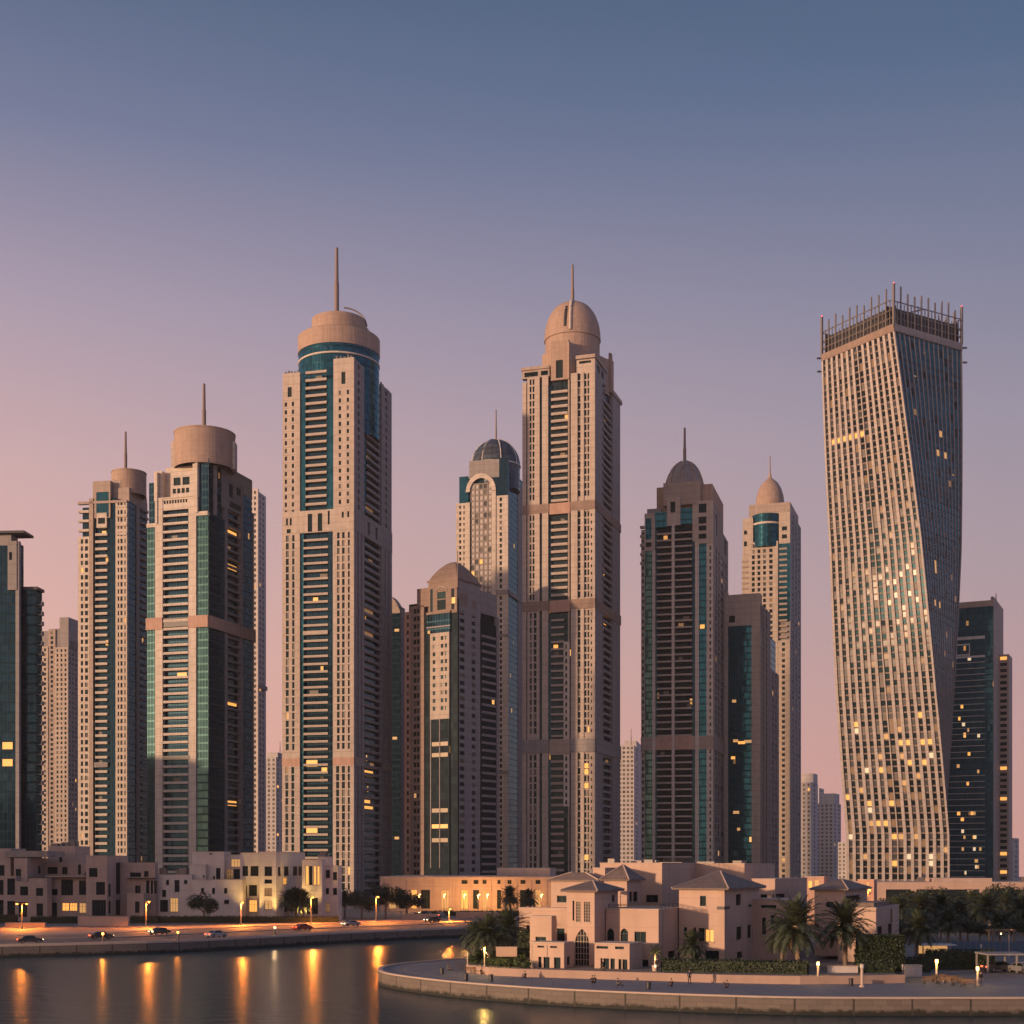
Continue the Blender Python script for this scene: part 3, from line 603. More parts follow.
mb = MB(); Q0, Q1, T0, T1 = .15, b.L.s(428), .15, b.Rt.s(481); zb = b.z(577.5); n = 9
def ring(i, k=0): e_ = 1-i/n; cq, ct = (Q0+Q1)/2, (T0+T1)/2; hq, ht = (Q1-Q0)/2*e_+k, (T1-T0)/2*e_+k; z = zb+9.3*(1-(1-i/n)**1.75); return [b.pt(cq+sq*hq, ct+st*ht, z) for sq, st in ((-1, -1), (1, -1), (1, 1), (-1, 1))]
for i in range(n):
    A_, B_ = ring(i), ring(i+1)
    for k in range(4): mb.quad([A_[(k+1) % 4], A_[k], B_[k], B_[(k+1) % 4]] if i < n-1 else [A_[(k+1) % 4], A_[k], B_[k]], None, 0)
mb.build('dome', 'brown_stone', b.e)
mb = MB(); b.block(mb, Q0-.5, Q1+.5, T0-.5, T1+.5, zb-.5, zb+.15); mb.build('eaves', 'brown_stone', b.e)
mb = MB(); b.block(mb, Q0, Q1, .3, T1, b.z(612), zb-.503); mb.build('crown_block', 'brown_stone', b.e)
b.spire((wx(457.5, 602), 602), 551, 580, .35, tip=.12); b.finish()

# --- arch-topped tower behind
b = Bld('arch_tower', 'pale tower with a tall arched window bay under a grey ribbed dome and mast', 'tower', 456, 508, 523, 15, 820, group=SKY, fl=3.4)
b.core(475, 'glass_navy')
b.wall('L', 456, 466, 500, None, [(460.2, 1.7), (464.0, 1.0)], m='beige_pale', lit=.0); b.glass('L', 459, 468, 473, 500, 'glass_teal', -.5)
b.wall('L', 496, 508, 495, None, [(500.8, 2.0)], m='beige_pale', lit=.0, wh=1.9)
b.wall('L', 466, 470, 500, None, m='beige_pale', out=.5); b.wall('L', 492, 496, 490, None, m='beige_pale', out=.5)
b.glass('L', 470, 492, 492, None, 'glass_dark', -1.1, 'arched_window')
b.wall('L', 470.5, 492.2, 481, 640, [(472.6, 2.5), (476.6, 2.7), (480.9, 2.7), (485.2, 2.7), (489.6, 2.7)], m='steel', out=-.3, thick=1.2, lit=.03, wh=2.3, pm='far_pale')
mb = MB(); F_ = b.L; qa, qr = (F_.s(466)+F_.s(496))/2, abs(F_.s(466)-F_.s(496))/2
zc = b.z(489.5)
for i in range(18):
    a0, a1 = R(180*i/18), R(180*(i+1)/18)
    for (r0, r1, o) in ((qr*.74, qr, .5),):
        P_ = lambda r, a, out: F_.p(qa+r*math.cos(a), out, zc+r*math.sin(a)*1.15)
        mb.quad([P_(r0, a0, o), P_(r1, a0, o), P_(r1, a1, o), P_(r0, a1, o)]); mb.quad([P_(r0, a0, o), P_(r0, a1, o), P_(r0, a1, -1.6), P_(r0, a0, -1.6)]); mb.quad([P_(r1, a0, o), P_(r1, a1, o), P_(r1, a1, -1.6), P_(r1, a0, -1.6)])
mb.build('arch', 'beige_pale', b.e)
b.slit('L', 469, 499, 458, 476, [], -.3, 'grey_and_shade_stone', 2); b.glass('L', 493, 508, 457, 495, 'glass_navy', -.35)
steps(b, [(469, 506, .05, .9, 458, 480)], 'grey_and_shade_stone')
b.glass('R', 508, 523, 466, None, 'glass_navy', -.2); b.band('L', 496, 508, 590, 594, 'grey_and_shade_stone', .6); b.band('R', 508, 523, 590, 594, 'grey_and_shade_stone', .6); b.band('L', 496, 508, 634, 636.5, 'grey_and_shade_stone', .6); b.band('L', 496, 508, 771, 774, 'grey_and_shade_stone', .6)
b.wall('R', 518, 523, 474, None, m='grey_and_shade_stone', out=0)
c = (wx(496, 838), 838); r = px_r(49, c[1]); zb = b.z(458)-.2
b.lathe('dome', 'glass_far', [(r*.98, zb-15), (r*.98, zb-.3), (r, zb)]+dome_prof(r, zb, wz(440, c[1])-zb, 8)[1:], c=c, n=32)
mb = MB()
for a in range(0, 360, 45):
    mb.tube([(c[0]+(q+.15)*math.cos(R(a+12)), c[1]+(q+.15)*math.sin(R(a+12)), z) for q, z in dome_prof(r, zb, wz(440, c[1])-zb, 8)[:-1]], .3, .3, 5)
mb.lathe(c[0], c[1], [(r+.2, zb-.4), (r+.2, zb+.5)], 32); mb.build('dome_rib', 'white_slab', b.e)
b.spire((c[0], c[1]), 410, 443, .7); b.finish()

# --- egg-domed tower
b = Bld('egg_dome_tower', 'tall slim beige tower with egg-shaped dome and spire, darker horizontal bands and central balcony strip', 'tower', 522.5, 595, 620, 18, 642, group=SKY, fl=3.35)
b.core(372, 'glass_dark')
kw = dict(m='beige', lit=.004)
def egg_face(y0, y1, low=False):
    b.wall('L', 522.5, 526.4, y0+(4 if y0 < 400 else 0), y1, m='beige', out=.25, lit=0); b.glass('L', 526.4, 527.3, y0+6, y1, 'glass_dark', -1.0)
    b.wall('L', 527.3, 539.6, y0, y1, [(530.6, 1.5), (533.6, 1.5)] if not low else [(530.8, 1.6), (535.2, 2.2)], out=.1, wh=2.3, **kw)
    b.glass('L', 539.6, 542.2, y0+4, y1, 'glass_dark', -.7); b.wall('L', 542.2, 548.3, y0, y1, m='beige', out=.3, lit=0)
    b.glass('L', 548.3, 551, y0+8, y1, 'glass_navy', -.8)
    b.wall('L', 567.9, 569.3, y0, y1, m='beige_brown', out=-.2); b.glass('L', 569.3, 571, y0, y1, 'glass_dark', -1.0)
    b.wall('L', 571, 577.6, y0, y1, m='beige', out=.3, lit=0); b.wall('L', 577.6, 580.6, y0, y1, [(579.1, 2.2)], m='beige_brown', out=-.2, wh=2.5, lit=.004); b.wall('L', 580.6, 584, y0, y1, m='beige', out=.3, lit=0)
    b.wall('L', 584, 590, y0, y1, [(585.4, 1.7), (588.3, 1.4)], out=-.1, wh=2.3, **kw); b.wall('L', 590, 595.02, y0, y1, [(591.6, 1.1)] if y0 > 400 else [], out=.25, wh=1.2, **kw)
    b.wall('R', 595, 602, y0, y1, m='grey_and_shade_stone', out=.1); b.wall('R', 612.5, 620, y0, y1, m='grey_and_shade_stone', out=.1)
    b.wall('R', 602, 604, y0, y1, [(603, 1)], m='grey_and_shade_stone', out=-.2, lit=0)
egg_face(371, 500); egg_face(509, 598); egg_face(608, 738, True); egg_face(752, None, True)
for (y0, y1, m) in ((500, 509, 'brown_stone'), (598, 608, 'brown_stone'), (738, 752, 'grey_and_shade_stone')):
    for (f, x0, x1) in (('L', 522.2, 549), ('L', 570.5, 595.05), ('R', 595, 620.3)): b.band(f, x0, x1, y0, y1, m, .42)
    b.band('L', 549.5, 570, y0, y1+2, 'terracotta' if y0 < 700 else 'beige_brown', .2)
b.balcony('L', 551, 567.5, 381, 499, .0, m='beige'); b.balcony('L', 551, 567.5, 513, 597, .0, m='beige'); b.balcony('L', 551, 564, 611, 738, .0, m='beige', par=.6); b.balcony('L', 551, 564, 754, None, .0, m='beige_brown')
b.wall('L', 563.5, 569.5, 640, 738, [(566.2, 1.7)], m='beige_pale', out=.0, lit=0); b.wall('L', 563.5, 569.5, 753, 806, [(566.2, 1.7)], m='beige_pale', out=.0, lit=0)
b.balcony('R', 604, 612.5, 381, None, -.2, m='grey_and_shade_stone', par=.9)
b.win.append((b.Rt, b.Rt.s(604.5), b.Rt.s(609), b.z(616), b.z(611), -1.5, 'pane_lit'))
for yy in (765, 771, 785, 857): b.win.append((b.L, b.L.s(584.5), b.L.s(588.5), b.z(yy+3), b.z(yy-2), .03, 'pane_lit'))
b.slit('L', 522, 549.5, 363, 371, [(524.5, 538, 365, 369.5), (541, 548, 365, 369.5)], .1, 'beige_brown', 3); b.band('L', 521.4, 549.8, 360, 363, 'beige_brown', .8)
b.slit('L', 576.5, 594.8, 358, 371, [(579, 591, 359.5, 362)], -.1, 'beige', 3); b.band('L', 576, 595.3, 354, 357.5, 'beige_brown', .7)
b.slit('R', 595, 606, 358, 372, [(597, 600, 361, 368), (601.5, 604, 361, 368)], -.1, 'grey_and_shade_stone', 3); b.band('R', 596, 606.5, 354, 357.5, 'beige_brown', .5)
b.band('R', 611, 621, 367, 371, 'beige_brown', .7)
b.slit('L', 551, 568.5, 336, 376, [(556, 563, 356, 374)], .15, 'crown_stone', 3)
mb = MB(); pp = [(wx(x, dd), dd) for x, dd in ((569, 645), (608.5, 668), (585, 690), (542, 662))]; mb.prism(pp, b.z(376), b.z(339)); mb.build('crown_block', 'crown_stone', b.e)
mb = MB(); b.block(mb, -.2, 1.8, b.wr*.62, b.wr*.72, b.z(371), b.z(336)); b.block(mb, .2, 1.4, b.wr*.64, b.wr*.70, b.z(336), b.z(329)); mb.build('crown_fin', 'crown_stone', b.e)
d = b.ctr(.47, .36)[1]; c = (wx(572.5, d), d); r = px_r(55, d); zb = wz(340, d)
b.lathe('egg_dome', 'crown_stone', [(r*.99, wz(372, d)), (r*.99, zb-1.2), (r*1.03, zb-1.1), (r*1.02, zb)]+[(r*1.02*math.cos(R(t))**.82, zb+(wz(303, d)-zb)*math.sin(R(t))) for t in range(6, 86, 6)]+[(0, wz(302.6, d))], c=c, n=48)
mb = MB(); a = R(-97)
rr = [(r*1.02*math.cos(R(t))**.82, zb+(wz(303, d)-zb)*math.sin(R(t))) for t in range(0, 84, 6)]
mb.tube([(c[0]+(q+.2)*math.cos(a), c[1]+(q+.2)*math.sin(a), z) for q, z in rr], .75, .75, 6); mb.build('dome_rib', 'beige_pale', b.e)
mb = MB(); aa = R(-108)
mb.tube([(c[0]+(q+.05)*math.cos(aa), c[1]+(q+.05)*math.sin(aa), z) for q, z in rr[1:8]], .7, .7, 6); mb.build('dome_slot', 'dark_metal', b.e)
b.spire((c[0], c[1]-1), 265, 306, 1.0, tip=.35); b.finish()

# --- ribbed dome tower right of centre
b = Bld('ribbed_dome_tower', 'brown tower with twin balcony columns, green glass strips and low ribbed dome with tall spire', 'tower', 641, 713, 728, 16, 690, group=SKY, fl=3.35)
b.core(515, 'glass_black')
b.wall('L', 641, 644.6, 525, None, [(642.8, 1.6)], m='beige', out=-.3, lit=.02); b.balcony('L', 640.2, 644.6, 514, 560, .5, m='beige_brown', pit=4.5)
b.slit('L', 644.6, 655, 509, 547, [(645.8, 651.5, 514, 535.5), (645.8, 651.5, 538.5, 543)], .15, 'beige', 3, pm='pane'); b.glass('L', 646, 651.3, 514.2, 535.3, 'glass_teal', -.15, 'tall_window')
b.glass('L', 644.6, 652.6, 547, None, 'glass_green', -.4); b.wall('L', 652.4, 655.4, 547, None, m='beige_pale', out=.5)
b.glass('L', 655, 657, 522, None, 'glass_navy', -.6); b.glass('L', 692, 695.5, 522, None, 'glass_navy', -.6)
b.balcony('L', 656.8, 672.2, 524, None, .3, m='beige', par=.5); b.balcony('L', 674.2, 692, 524, None, .3, m='beige', par=.5)
b.wall('L', 671.8, 674.6, 522, None, m='beige_pale', out=.6, thick=2.2)
b.glass('L', 655, 667, 508, 524, 'glass_teal', -.1, 'tall_window'); b.glass('L', 680, 692.5, 506, 522, 'glass_teal', -.1, 'tall_window')
b.slit('L', 667, 680.5, 495, 523, [(670.5, 675.5, 499, 510)], .5, 'beige', 3)
mb = MB(); F_ = b.L; q0, q1 = F_.s(676.5), F_.s(669.5); qa = (q0+q1)/2
mb.tube([F_.p(qa+(q1-q0)/2*math.cos(R(a)), .55, b.z(500)+2.8*math.sin(R(a))) for a in range(0, 181, 15)], .35, .35, 6); mb.build('arch_moulding', 'beige', b.e)
b.slit('L', 692.5, 697.5, 503, 540, [], .3, 'beige', 3); b.wall('L', 695.2, 699, 540, None, m='beige_pale', out=.5)
b.slit('L', 697.5, 713.02, 500, 541, [(698.7, 706.5, 503, 512), (698.7, 706.5, 516, 523), (698.7, 706.5, 525, 530), (698.7, 706.5, 533, 538)], .15, 'beige', 3); b.band('L', 696, 713.2, 540, 543, 'beige', .5)
b.glass('L', 699, 706.5, 543, None, 'glass_teal', -.3); b.wall('L', 706.5, 713.02, 543, None, [(710.3, 1.3)], m='beige_pale', out=.1, lit=.0)
for (x0, x1, m) in ((640.9, 656, 'beige_brown'), (656, 693, 'terracotta'), (693, 713.1, 'beige_brown')): b.band('L', x0, x1, 735.5, 749, m, .45)
b.win.append((b.L, b.L.s(704.5), b.L.s(700), b.z(628), b.z(624), -.2, 'pane_lit'))
b.wall('R', 713, 728, 543, None, [(716, 1.3), (718.6, 1.3), (722, 2.0), (725.5, 1.6)], m='grey_and_shade_stone', out=.1, wh=2.2, lit=.004); b.band('R', 713, 728.2, 735.5, 749, 'grey_and_shade_stone', .4)
b.slit('R', 713, 722, 500, 543, [(715, 717, 510, 530)], .1, 'grey_and_shade_stone', 3); b.slit('R', 722, 728, 516, 543, [(724, 726, 520, 535)], .1, 'grey_and_shade_stone', 3)
steps(b, [(646, 660, .05, .6, 503, 516)], 'grey_and_shade_stone', 'roof_plant')
mb = MB(); b.block(mb, b.L.s(711), b.L.s(655), b.wr*.08, b.wr*.8, b.z(517), b.z(481)); mb.build('crown_block', 'crown_stone', b.e)
steps(b, [(663, 700, .015, .1, 479, 502)], 'beige_brown', 'crown_panel')
d = b.ctr(.40, .42)[1]+5; c = (wx(684.7, d), d); r = px_r(40, d); zb = b.z(481)-.2
b.lathe('dome', 'grey_and_shade_stone', [(r, zb-1)]+dome_prof(r, zb, wz(461.5, d)-zb, 9), c=c, n=40)
mb = MB()
for a in range(0, 360, 40): mb.tube([(c[0]+(q+.15)*math.cos(R(a+15)), c[1]+(q+.15)*math.sin(R(a+15)), z) for q, z in dome_prof(r, zb, wz(461.5, d)-zb, 9)[:-1]], .45, .45, 5)
mb.build('dome_rib', 'crown_stone', b.e)
b.spire((c[0], c[1]), 428, 463, 1.05, tip=.5); b.finish()

# --- dark teal slab with sloping top
b = Bld('slab_tower', 'domeless brown slab tower with flat dark teal glass front beside ribbed dome tower', 'tower', 716, 760, 779, 20, 725, group=SKY, fl=3.45)
b.core(625, 'glass_navy', q=(1.6, b.wl-1.6)); b.glass('L', 728, 751.5, 624.5, None, 'glass_teal', -.35)
b.wall('L', 716, 728, 590, None, m='beige'); b.slit('L', 728, 760, 593, 624.5, [(729, 735, 614, 621)], 0, 'beige', 6); b.wall('L', 751.5, 760, 624.5, None, m='beige')
b.wall('R', 760, 770.5, 603, None, [(763.3, .9), (766.5, .9)], m='grey_and_shade_stone', wh=2.6, lit=0); b.wall('R', 770.5, 779, 660, None, [(773, 1.0), (776, 1.0)], m='grey_and_shade_stone', wh=2.2, lit=.01)
mb = MB(); b.block(mb, .8, b.wl-.5, 1.0, b.wr*.5, b.z(625), b.z(601)); mb.build('crown_block', 'beige', b.e)
for (x, y, w_) in ((733, 740, 5), (738, 742, 7), (744, 741, 8), (731, 757, 4), (733, 812, 6), (737, 829, 3), (732, 700, 4)): b.win.append((b.L, b.L.s(x+w_), b.L.s(x), b.z(y+1.4), b.z(y-1.4), -.3, 'pane_lit' if y in (757, 742) else 'pane_warm'))
b.finish()

# --- peaked tower behind it
b = Bld('peaked_tower', 'sandy tower with ogee peaked dome and needle, curved teal glass bay above a four-window-wide front', 'tower', 742, 790, 801, 19, 860, group=SKY, fl=3.4)
b.core(515, 'grey_and_shade_stone')
b.wall('L', 742, 748.5, 551, None, m='beige', out=-.5, lit=0); b.balcony('L', 742, 748, 553, 640, .2, m='beige_brown')
b.wall('L', 748.5, 778, 540, None, [(753.4, 2.4), (759, 2.4), (764.6, 2.4), (771, 2.8)], m='beige', out=.3, lit=.01, wh=1.9)
b.slit('L', 742.6, 753, 515, 551, [(744, 747, 527, 531), (744, 747, 538, 543)], 0, 'beige', 3)
b.wall('L', 778, 790, 640, None, [(783.5, 2.6)], m='beige', out=.1, lit=.015); b.glass('L', 778, 790, 543, 620, 'glass_teal', -.3); b.balcony('L', 779, 787, 543, 640, -.1, m='beige_brown')
b.slit('L', 779, 790.02, 512, 543, [(782, 787, 526, 530), (782, 787, 534, 538)], 0, 'beige', 3)
F_ = b.L; q0, q1 = F_.s(779.5), F_.s(752); cq = F_.p((q0+q1)/2, -6.5, 0)[:2]
b.lathe('curved_bay', 'glass_teal', [((q1-q0)*.56, b.z(545)), ((q1-q0)*.56, b.z(512))], c=cq, n=40)
b.lathe('bay_ring', 'beige_pale', [((q1-q0)*.575, b.z(522.5)), ((q1-q0)*.575, b.z(520.5))], c=cq, n=40)
b.wall('R', 790, 801, 509, None, [(793, 1.1), (796, 1.1), (799, 1.1)], m='grey_and_shade_stone', lit=.006)
steps(b, [(748, 789.5, .06, .8, 500.5, 516)], 'beige_brown'); 
d = b.ctr(.46, .4)[1]+5; c = (wx(770, d), d); r = px_r(29, d); zb = b.z(500.5)-.2; H = wz(479, d)-zb
b.lathe('ogee_dome', 'crown_stone', [(r, zb-1), (r, zb), (r*.99, zb+H*.25), (r*.92, zb+H*.48), (r*.77, zb+H*.7), (r*.54, zb+H*.87), (r*.28, zb+H*.97), (r*.12, zb+H*1.03), (r*.08, zb+H*1.16)], c=c, n=36)
b.spire((c[0], c[1]), 456, 480, .6); b.finish()

# --- twisted tower
def twisted():
    d = 680; cx, cyy = wx(893.5, d+24), d+24; side = 95.5*(d+24)/F; CXP = [(330, 890.5), (450, 893.5), (550, 896), (700, 896), (860, 897.5), (950, 898)]
    def cxz(z):
        y = HOR-(z-HC)*F/(d+24)
        for (y0, x0), (y1, x1) in zip(CXP, CXP[1:]):
            if y <= y1 or y1 == 950: return wx(x0+(x1-x0)*max(-.3, min(1, (y-y0)/(y1-y0))), d+24)
    h0, h1 = GZ, wz(331, cyy-24); NF = 84
    e = empty('twisted_tower', (cx, cyy, GZ), 'pale ribbed tower that twists as it rises, with an open steel crown of posts', 'tower', SKY); e['_o'] = (cx, cyy, GZ)
    a_top = 43.0
    def ang(z): return R(-15-a_top*max(0, (z-wz(835, d)))/(h1-wz(835, d)))
    def P_(k, s, out, z):      # face k, s in 0..1 across it, out of its plane
        th = ang(z)-R(90)+k*math.pi/2; n = (math.cos(th), math.sin(th)); u = (-n[1], n[0])
        return (cxz(z)+n[0]*(side/2+out)+u[0]*(s-.5)*side, cyy+n[1]*(side/2+out)+u[1]*(s-.5)*side, z)
    zs = [h0+(h1-h0)*i/NF for i in range(NF+1)]
    g = MB(); wl = MB(); rib = [MB() for _ in range(4)]; wins = []
    NB = 14
    for k in range(4):
        for i in range(NF):
            z0, z1 = zs[i], zs[i+1]; fh = z1-z0
            g.quad([P_(k, 0, -.8, z0), P_(k, 1, -.8, z0), P_(k, 1, -.8, z1), P_(k, 0, -.8, z1)], [(0, z0), (side, z0), (side, z1), (0, z1)])
            if k != 1:
                zz = z0+fh*.22
                for j in range(NB): wl.quad([P_(k, j/NB, -.26, z0), P_(k, (j+1)/NB, -.26, z0), P_(k, (j+1)/NB, -.26, zz), P_(k, j/NB, -.26, zz)]); wl.quad([P_(k, j/NB, -.26, zz), P_(k, (j+1)/NB, -.26, zz), P_(k, (j+1)/NB, -.6, zz), P_(k, j/NB, -.6, zz)])
            if k in (0, 1):
                for j in range(NB): wins.append((k, i, j, z0+fh*(.22 if k != 1 else .06), z1))
        for j in range(NB+1):
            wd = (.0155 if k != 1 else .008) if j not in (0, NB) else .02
            s0, s1 = max(0, j/NB-wd), min(1, j/NB+wd)
            if j in (7,) and k == 0: s0, s1 = j/NB-.006, j/NB+.006
            for z0, z1 in zip(zs, zs[1:]):
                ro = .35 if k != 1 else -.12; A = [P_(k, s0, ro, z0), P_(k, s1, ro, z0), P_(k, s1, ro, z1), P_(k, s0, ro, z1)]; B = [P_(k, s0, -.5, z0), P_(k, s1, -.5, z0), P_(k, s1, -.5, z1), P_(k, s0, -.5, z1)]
                rib[k].quad(A); rib[k].quad([B[0], A[0], A[3], B[3]]); rib[k].quad([A[1], B[1], B[2], A[2]])
        zt = h1; hp = 3.6
        for (za, zb_, o) in ((h1-hp, h1, .5),):
            hd = MB(); hd.quad([P_(k, 0, o, za), P_(k, 1, o, za), P_(k, 1, o, zb_), P_(k, 0, o, zb_)]); hd.quad([P_(k, 0, o, zb_), P_(k, 1, o, zb_), P_(k, 1, -1, zb_), P_(k, 0, -1, zb_)]); hd.quad([P_(k, 0, o, za), P_(k, 1, o, za), P_(k, 1, -.5, za), P_(k, 0, -.5, za)]); hd.build('parapet', 'grey_and_shade_stone' if k == 1 else 'brown_stone', e)
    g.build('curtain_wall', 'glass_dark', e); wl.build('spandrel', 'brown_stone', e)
    for k, r_ in enumerate(rib): r_.build('pier', 'grey_and_shade_stone' if k == 1 else 'pier_grey', e)  # right face greyer, its shade put into the stone colour
    top = MB(); top.quad([P_(k, 0, -.6, h1-2) for k in range(4)]); top.build('roof', 'dark_metal', e)
    # windows with lights
    lit = {}
    for j in range(1, 7): lit[(0, 69, j)] = 'pane_lit'
    for j in range(8, 13): lit[(1, 69, j)] = 'pane_warm'
    for _ in range(46):
        i = int(abs(rnd.gauss(0, 15)))+3; lit[(0, min(i, 70), rnd.randrange(NB))] = rnd.choice(['pane_lit', 'pane_warm', 'pane_dim', 'pane_dim', 'pane_white'])
    for j in (8, 9, 11, 12): lit[(0, 22, j)] = 'pane_lit'
    for j in (9, 11): lit[(0, 19, j)] = 'pane_lit'
    for q in ((1, 48, 4), (1, 49, 4), (1, 43, 3), (1, 43, 5), (1, 66, 7), (1, 66, 9)): lit[q] = 'pane_warm'
    rest = MB(); n1 = 0; ms = ['pane', 'pane_dim', 'pane_grey', 'pane_blind', 'glass_blue']
    for (k, i, j, z0, z1) in wins:
        s0, s1 = (j+.12)/NB, (j+.88)/NB; m = lit.get((k, i, j))
        pts = [P_(k, s0, -.36, z0+.02), P_(k, s1, -.36, z0+.02), P_(k, s1, -.36, z1-.04), P_(k, s0, -.36, z1-.04)]
        if (m and n1 < LIM) or (n1 < LIM and k == 0 and i > 20 and rnd.random() < .04):
            t = MB(); t.quad(pts, [(0, 0), (1, 0), (1, 1), (0, 1)]); t.build('window', m or 'pane', e); n1 += 1
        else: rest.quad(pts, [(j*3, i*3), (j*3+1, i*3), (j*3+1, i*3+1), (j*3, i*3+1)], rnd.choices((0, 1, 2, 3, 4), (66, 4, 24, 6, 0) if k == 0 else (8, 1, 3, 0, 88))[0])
    rest.build('window', ms, e)['kind'] = 'stuff'
    # open crown
    th = ang(h1); crown_h = 20.5
    for k in (0, 1, 2, 3):
        for j in range(20):
            s = j/20; big = j == 0; t = MB(); w_ = .5 if big else .30 if j % 2 == 0 else .17
            p0 = P_(k, s, 0, h1); hh = crown_h*(1 if k in (0, 1) else .95)*(.94 if big else rnd.uniform(.74, .92) if j % 2 == 0 else rnd.uniform(.45, .6))
            q = Vector(p0); ca = [(q.x+w_*math.cos(th+a)*1.4, q.y+w_*math.sin(th+a)*1.4) for a in (R(45), R(135), R(225), R(315))]
            t.prism(ca, h1-.5, h1+hh); t.build('crown_post', 'steel', e)
            if big:
                l = MB(); l.lathe(q.x, q.y, [(0, h1+hh), (.3, h1+hh+.2), (.3, h1+hh+.5), (0, h1+hh+.7)], 8); l.build('warning_light', 'lamp_red', e)
        for z in (3.2, 6.8, 11.5):
            t = MB(); t.tube([P_(k, .01, 0, h1+z), P_(k, .99, 0, h1+z)], .28, .28, 5); t.build('crown_rail', 'steel', e)
        t = MB(); A = [P_(k, 0, -2.6, h1-1.9), P_(k, 1, -2.6, h1-1.9), P_(k, 1, -2.6, h1+9.5), P_(k, 0, -2.6, h1+9.5)]
        t.quad(A, [(0, 0), (side, 0), (side, 11), (0, 11)]); B = [P_(k, 0, -3.2, h1-1.9), P_(k, 1, -3.2, h1-1.9), P_(k, 1, -3.2, h1+9.5), P_(k, 0, -3.2, h1+9.5)]; t.quad(B); t.quad([A[3], A[2], B[2], B[3]]); t.build('plant_screen', 'dark_metal', e)
    t = MB()
    for _ in range(9):
        p = P_(rnd.randrange(4), rnd.uniform(.2, .8), -rnd.uniform(5, 18), h1); t.box(p[0]-2, p[0]+2, p[1]-2, p[1]+2, h1-2, h1+rnd.uniform(4, 10))
    t.tube([(cx-3, cyy, h1), (cx-3, cyy, h1+17)], .4, .4, 6); t.tube([(cx-12, cyy+2, h1+14), (cx+14, cyy-4, h1+18.5)], .35, .35, 6); t.build('roof_plant', 'dark_metal', e)
    for (s, z) in ((0.0, h1-2), (0.0, h1-9)):
        for k in (0, 2):
            p = P_(k, s, .5, z); t = MB(); t.box(p[0]-(2.2 if k == 0 else -.1), p[0]+(-.1 if k == 0 else 2.2), p[1]-.3, p[1]+.3, z-.4, z+.4); t.build('floodlight', 'dark_metal', e)
    del e['_o']
twisted()

# --- glass office tower at the right
b = Bld('office_tower', 'dark green glass office tower with white floor lines, right of twisted tower', 'tower', 938, 993, 1002.5, 26, 760, group=SKY, fl=3.9)
b.core(612, 'glass_navy', t=(1.6, b.wr-1))
b.glass('L', 938, 993.01, 606, None, 'glass_blue', 0); b.slit('L', 937.5, 993.2, 600, 606, [], .4, 'beige_brown', 6)
b.band('L', 938, 985, 635, 638, 'white_slab', .45); b.band('L', 938, 985, 654.5, 656.5, 'white_slab', .45)
n = int((b.z(657)-GZ)/3.25)
for k in range(n):
    z = b.z(661)-k*3.25
    if b.z(770) < z < b.z(757): continue
    F_, q0, q1 = b.span('L', 938, 985); mb = MB(); grid_panel(mb, F_, q0, q1, z-.32, z, .42, -.1, (), top=2); mb.build('floor_slab', 'white_slab', b.e)
for _ in range(26):
    x = rnd.uniform(956, 980); k = min(int(abs(rnd.gauss(0, 14))), 36); z = GZ+k*3.25+9; b.win.append((b.L, b.L.s(x+rnd.uniform(1.5, 3.5)), b.L.s(x), z, z+1.9, .06, rnd.choice(['pane_lit', 'pane_warm', 'pane_white', 'pane_dim'])))
b.slit('L', 953, 970, 642, 654, [(957, 969, 643.5, 652.5, 'pane_dim')], .3, 'white_slab', .8)
b.wall('R', 993, 1003, 596, None, m='beige_brown', out=.2)
mb = MB(); b.block(mb, -5.5, .0, b.wr*.55, b.wr*.95, GZ, b.z(649)); mb.build('stair_wing', 'beige_brown', b.e)
b2 = Face(b.pt(-5.5, b.wr*.55, 0)[:2], b.u, (-b.vv[0], -b.vv[1]), True)
for k in range(40):
    if GZ+8.5+k*3.4 > b.z(649): break
    b.win.append((b2, 1.0, 4.5, GZ+6+k*3.4, GZ+7.8+k*3.4, .05, 'pane_lit' if rnd.random() < .09 else 'pane'))
b.spire((wx(996, 770), 770), 594, 602, .4); b.finish()
